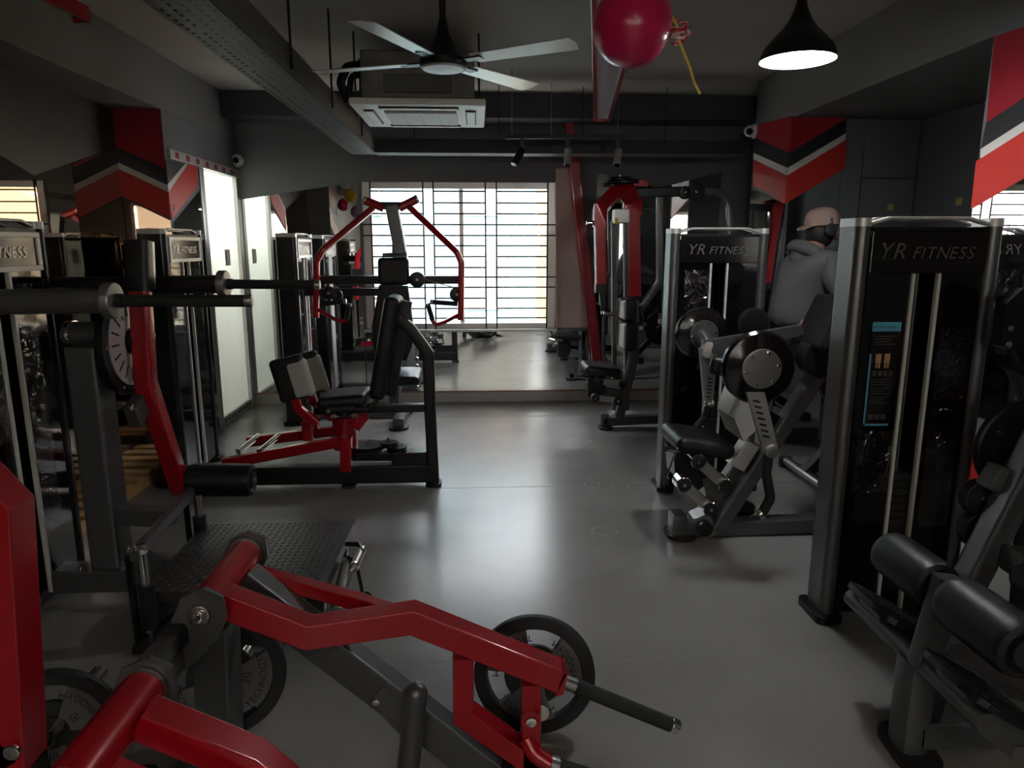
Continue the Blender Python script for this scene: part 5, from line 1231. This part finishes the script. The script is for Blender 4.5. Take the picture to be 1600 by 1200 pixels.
# body: one continuous surface, head to feet
bv = [H_, V((2.0, BY, 1.12)), Ch, V((2.035, BY, 1.41)), Nk, V((2.06, BY, 1.52)), Hd, Hd + V((.01, 0, .07)), sR, eR, wR, sL, eL, wL, hR, kR, aR, hL, kL, aL, aR + V((.14, 0, -.05)), aL + V((.14, 0, -.05))]
be = [(0, 1), (1, 2), (2, 3), (3, 4), (4, 5), (5, 6), (6, 7), (3, 8), (8, 9), (9, 10), (3, 11), (11, 12), (12, 13), (0, 14), (14, 15), (15, 16), (0, 17), (17, 18), (18, 19), (16, 20), (19, 21)]
br = [(.13, .10), (.125, .095), (.14, .10), (.12, .085), .055, .055, (.085, .085), (.075, .075), .058, .042, .028, .058, .042, .028, .085, .055, .038, .085, .055, .038, .03, .03]
skin_mesh('body', 'skin', pr, bv, be, br)
# hands closed round the handlebar
for sg, w in ((-1, wR), (1, wL)):
    hv = [w + V((-.02, 0, 0)), w + V((.05, 0, .005))]; he = [(0, 1)]; hr = [(.026, .02), (.036, .018)]
    for k in range(4):
        b = len(hv); yo = (k - 1.5) * .019
        hv += [w + V((.09, yo, .012)), w + V((.118, yo, -.006)), w + V((.112, yo, -.03)), w + V((.092, yo, -.036))]
        he += [(1, b), (b, b + 1), (b + 1, b + 2), (b + 2, b + 3)]; hr += [.010, .009, .009, .008]
    b = len(hv); hv += [w + V((.06, -sg * .036, -.004)), w + V((.088, -sg * .046, -.022)), w + V((.10, -sg * .03, -.034))]
    he += [(1, b), (b, b + 1), (b + 1, b + 2)]; hr += [.011, .010, .009]
    skin_mesh('hand', 'skin', pr, hv, he, hr, 1)
# hoodie over torso and arms, hood lying at the nape
hv = [V((1.985, BY, .985)), V((1.985, BY, 1.10)), V((2.0, BY, 1.25)), V((2.02, BY, 1.39)), V((2.04, BY, 1.455)), sR + V((0, -.01, .0)), eR, wR + V((-.05, 0, 0)), sL + V((0, .01, 0)), eL, wL + V((-.05, 0, 0))]
hd_ = skin_mesh('hoodie', 'hoodie', pr, hv, [(0, 1), (1, 2), (2, 3), (3, 4), (3, 5), (5, 6), (6, 7), (3, 8), (8, 9), (9, 10)],
          [(.175, .15), (.175, .15), (.185, .155), (.155, .125), (.085, .08), .092, .08, .05, .092, .08, .05])
hc = V((2.0, BY, 1.485))
rim = [hc + V((.055 * math.cos(a) + .0, .115 * math.sin(a), -.02 + .035 * math.cos(a + PI))) for a in [PI * (.30 + 1.4 * k / 12) for k in range(13)]]
MB().tube(rim, .040, 12).build('hood', 'hoodie', hd_, smooth=60)
MB().ball(hc + V((-.02, 0, -.055)), .085, (.75, 1.15, .85)).build('hood_pouch', 'hoodie', hd_, smooth=60)
tv = [V((1.99, BY, .97)), hR, kR, aR + V((0, 0, .04)), hL, kL, aL + V((0, 0, .04))]
skin_mesh('trousers', 'trousers', pr, tv, [(0, 1), (1, 2), (2, 3), (0, 4), (4, 5), (5, 6)], [(.14, .115), .10, .072, .055, .10, .072, .055])
for a_ in (aR, aL):
    sv = [a_ + V((-.04, 0, -.045)), a_ + V((.05, 0, -.05)), a_ + V((.15, 0, -.06)), a_ + V((.01, 0, .01))]
    skin_mesh('shoe', 'shoe_white', pr, sv, [(0, 1), (1, 2), (1, 3)], [(.042, .04), (.045, .038), (.042, .026), .042])
# face, ears, hair under a cap worn backwards
f = pr; hx = Hd + V((.01, 0, .02))
MB().ball(hx + V((.092, 0, -.015)), .017, (1, .8, 1.3)).build('nose', 'skin', f)
MB().box(hx + V((.082, 0, -.062)), (.012, .045, .010), None, .004).build('mouth', 'crimson', f)
for s_ in (-1, 1):
    e = MB().ball(hx + V((.078, s_ * .032, .012)), .012).build('eye', 'white_plastic', f); MB().ball(hx + V((.087, s_ * .032, .012)), .006).build('pupil', 'hair', e)
    MB().ball(hx + V((.0, s_ * .084, -.01)), .026, (.7, .35, 1.1)).build('ear', 'skin', f)
MB().ball(hx + V((-.014, 0, -.02)), .088, (1.0, .93, 1.15)).build('hair', 'hair', f)
cp_ = MB().lathe(hx + V((-.005, 0, .018)), (-.10, 0, 1), [(.1005, 0), (.1005, .02), (.098, .045), (.085, .075), (.06, .096), (.03, .105), (0, .108)], 28).build('cap', 'cap_cloth', f, smooth=60)
bq = hx + V((-.085, 0, .018))
MB().prism([bq + V((.02, -.075, 0)), bq + V((-.02, -.07, -.012)), bq + V((-.055, -.045, -.028)), bq + V((-.07, 0, -.032)), bq + V((-.055, .045, -.028)), bq + V((-.02, .07, -.012)), bq + V((.02, .075, 0))], (0, 0, .006)).build('cap_brim', 'cap_cloth', cp_, smooth=0)
hb = MB().tube([hx + V((0, .104 * math.cos(a), .128 * math.sin(a) - .01)) for a in [PI * k / 16 for k in range(17)]], .010, 10).build('headphones', 'headphone', f)
for s_ in (-1, 1): MB().cyl(hx + V((.0, s_ * .082, -.012)), hx + V((.0, s_ * .118, -.012)), .038, 24, bev=.01).build('ear_cup', 'headphone', hb)
# drop the helper origins
for o in bpy.data.objects:
    if '_o' in o: del o['_o']
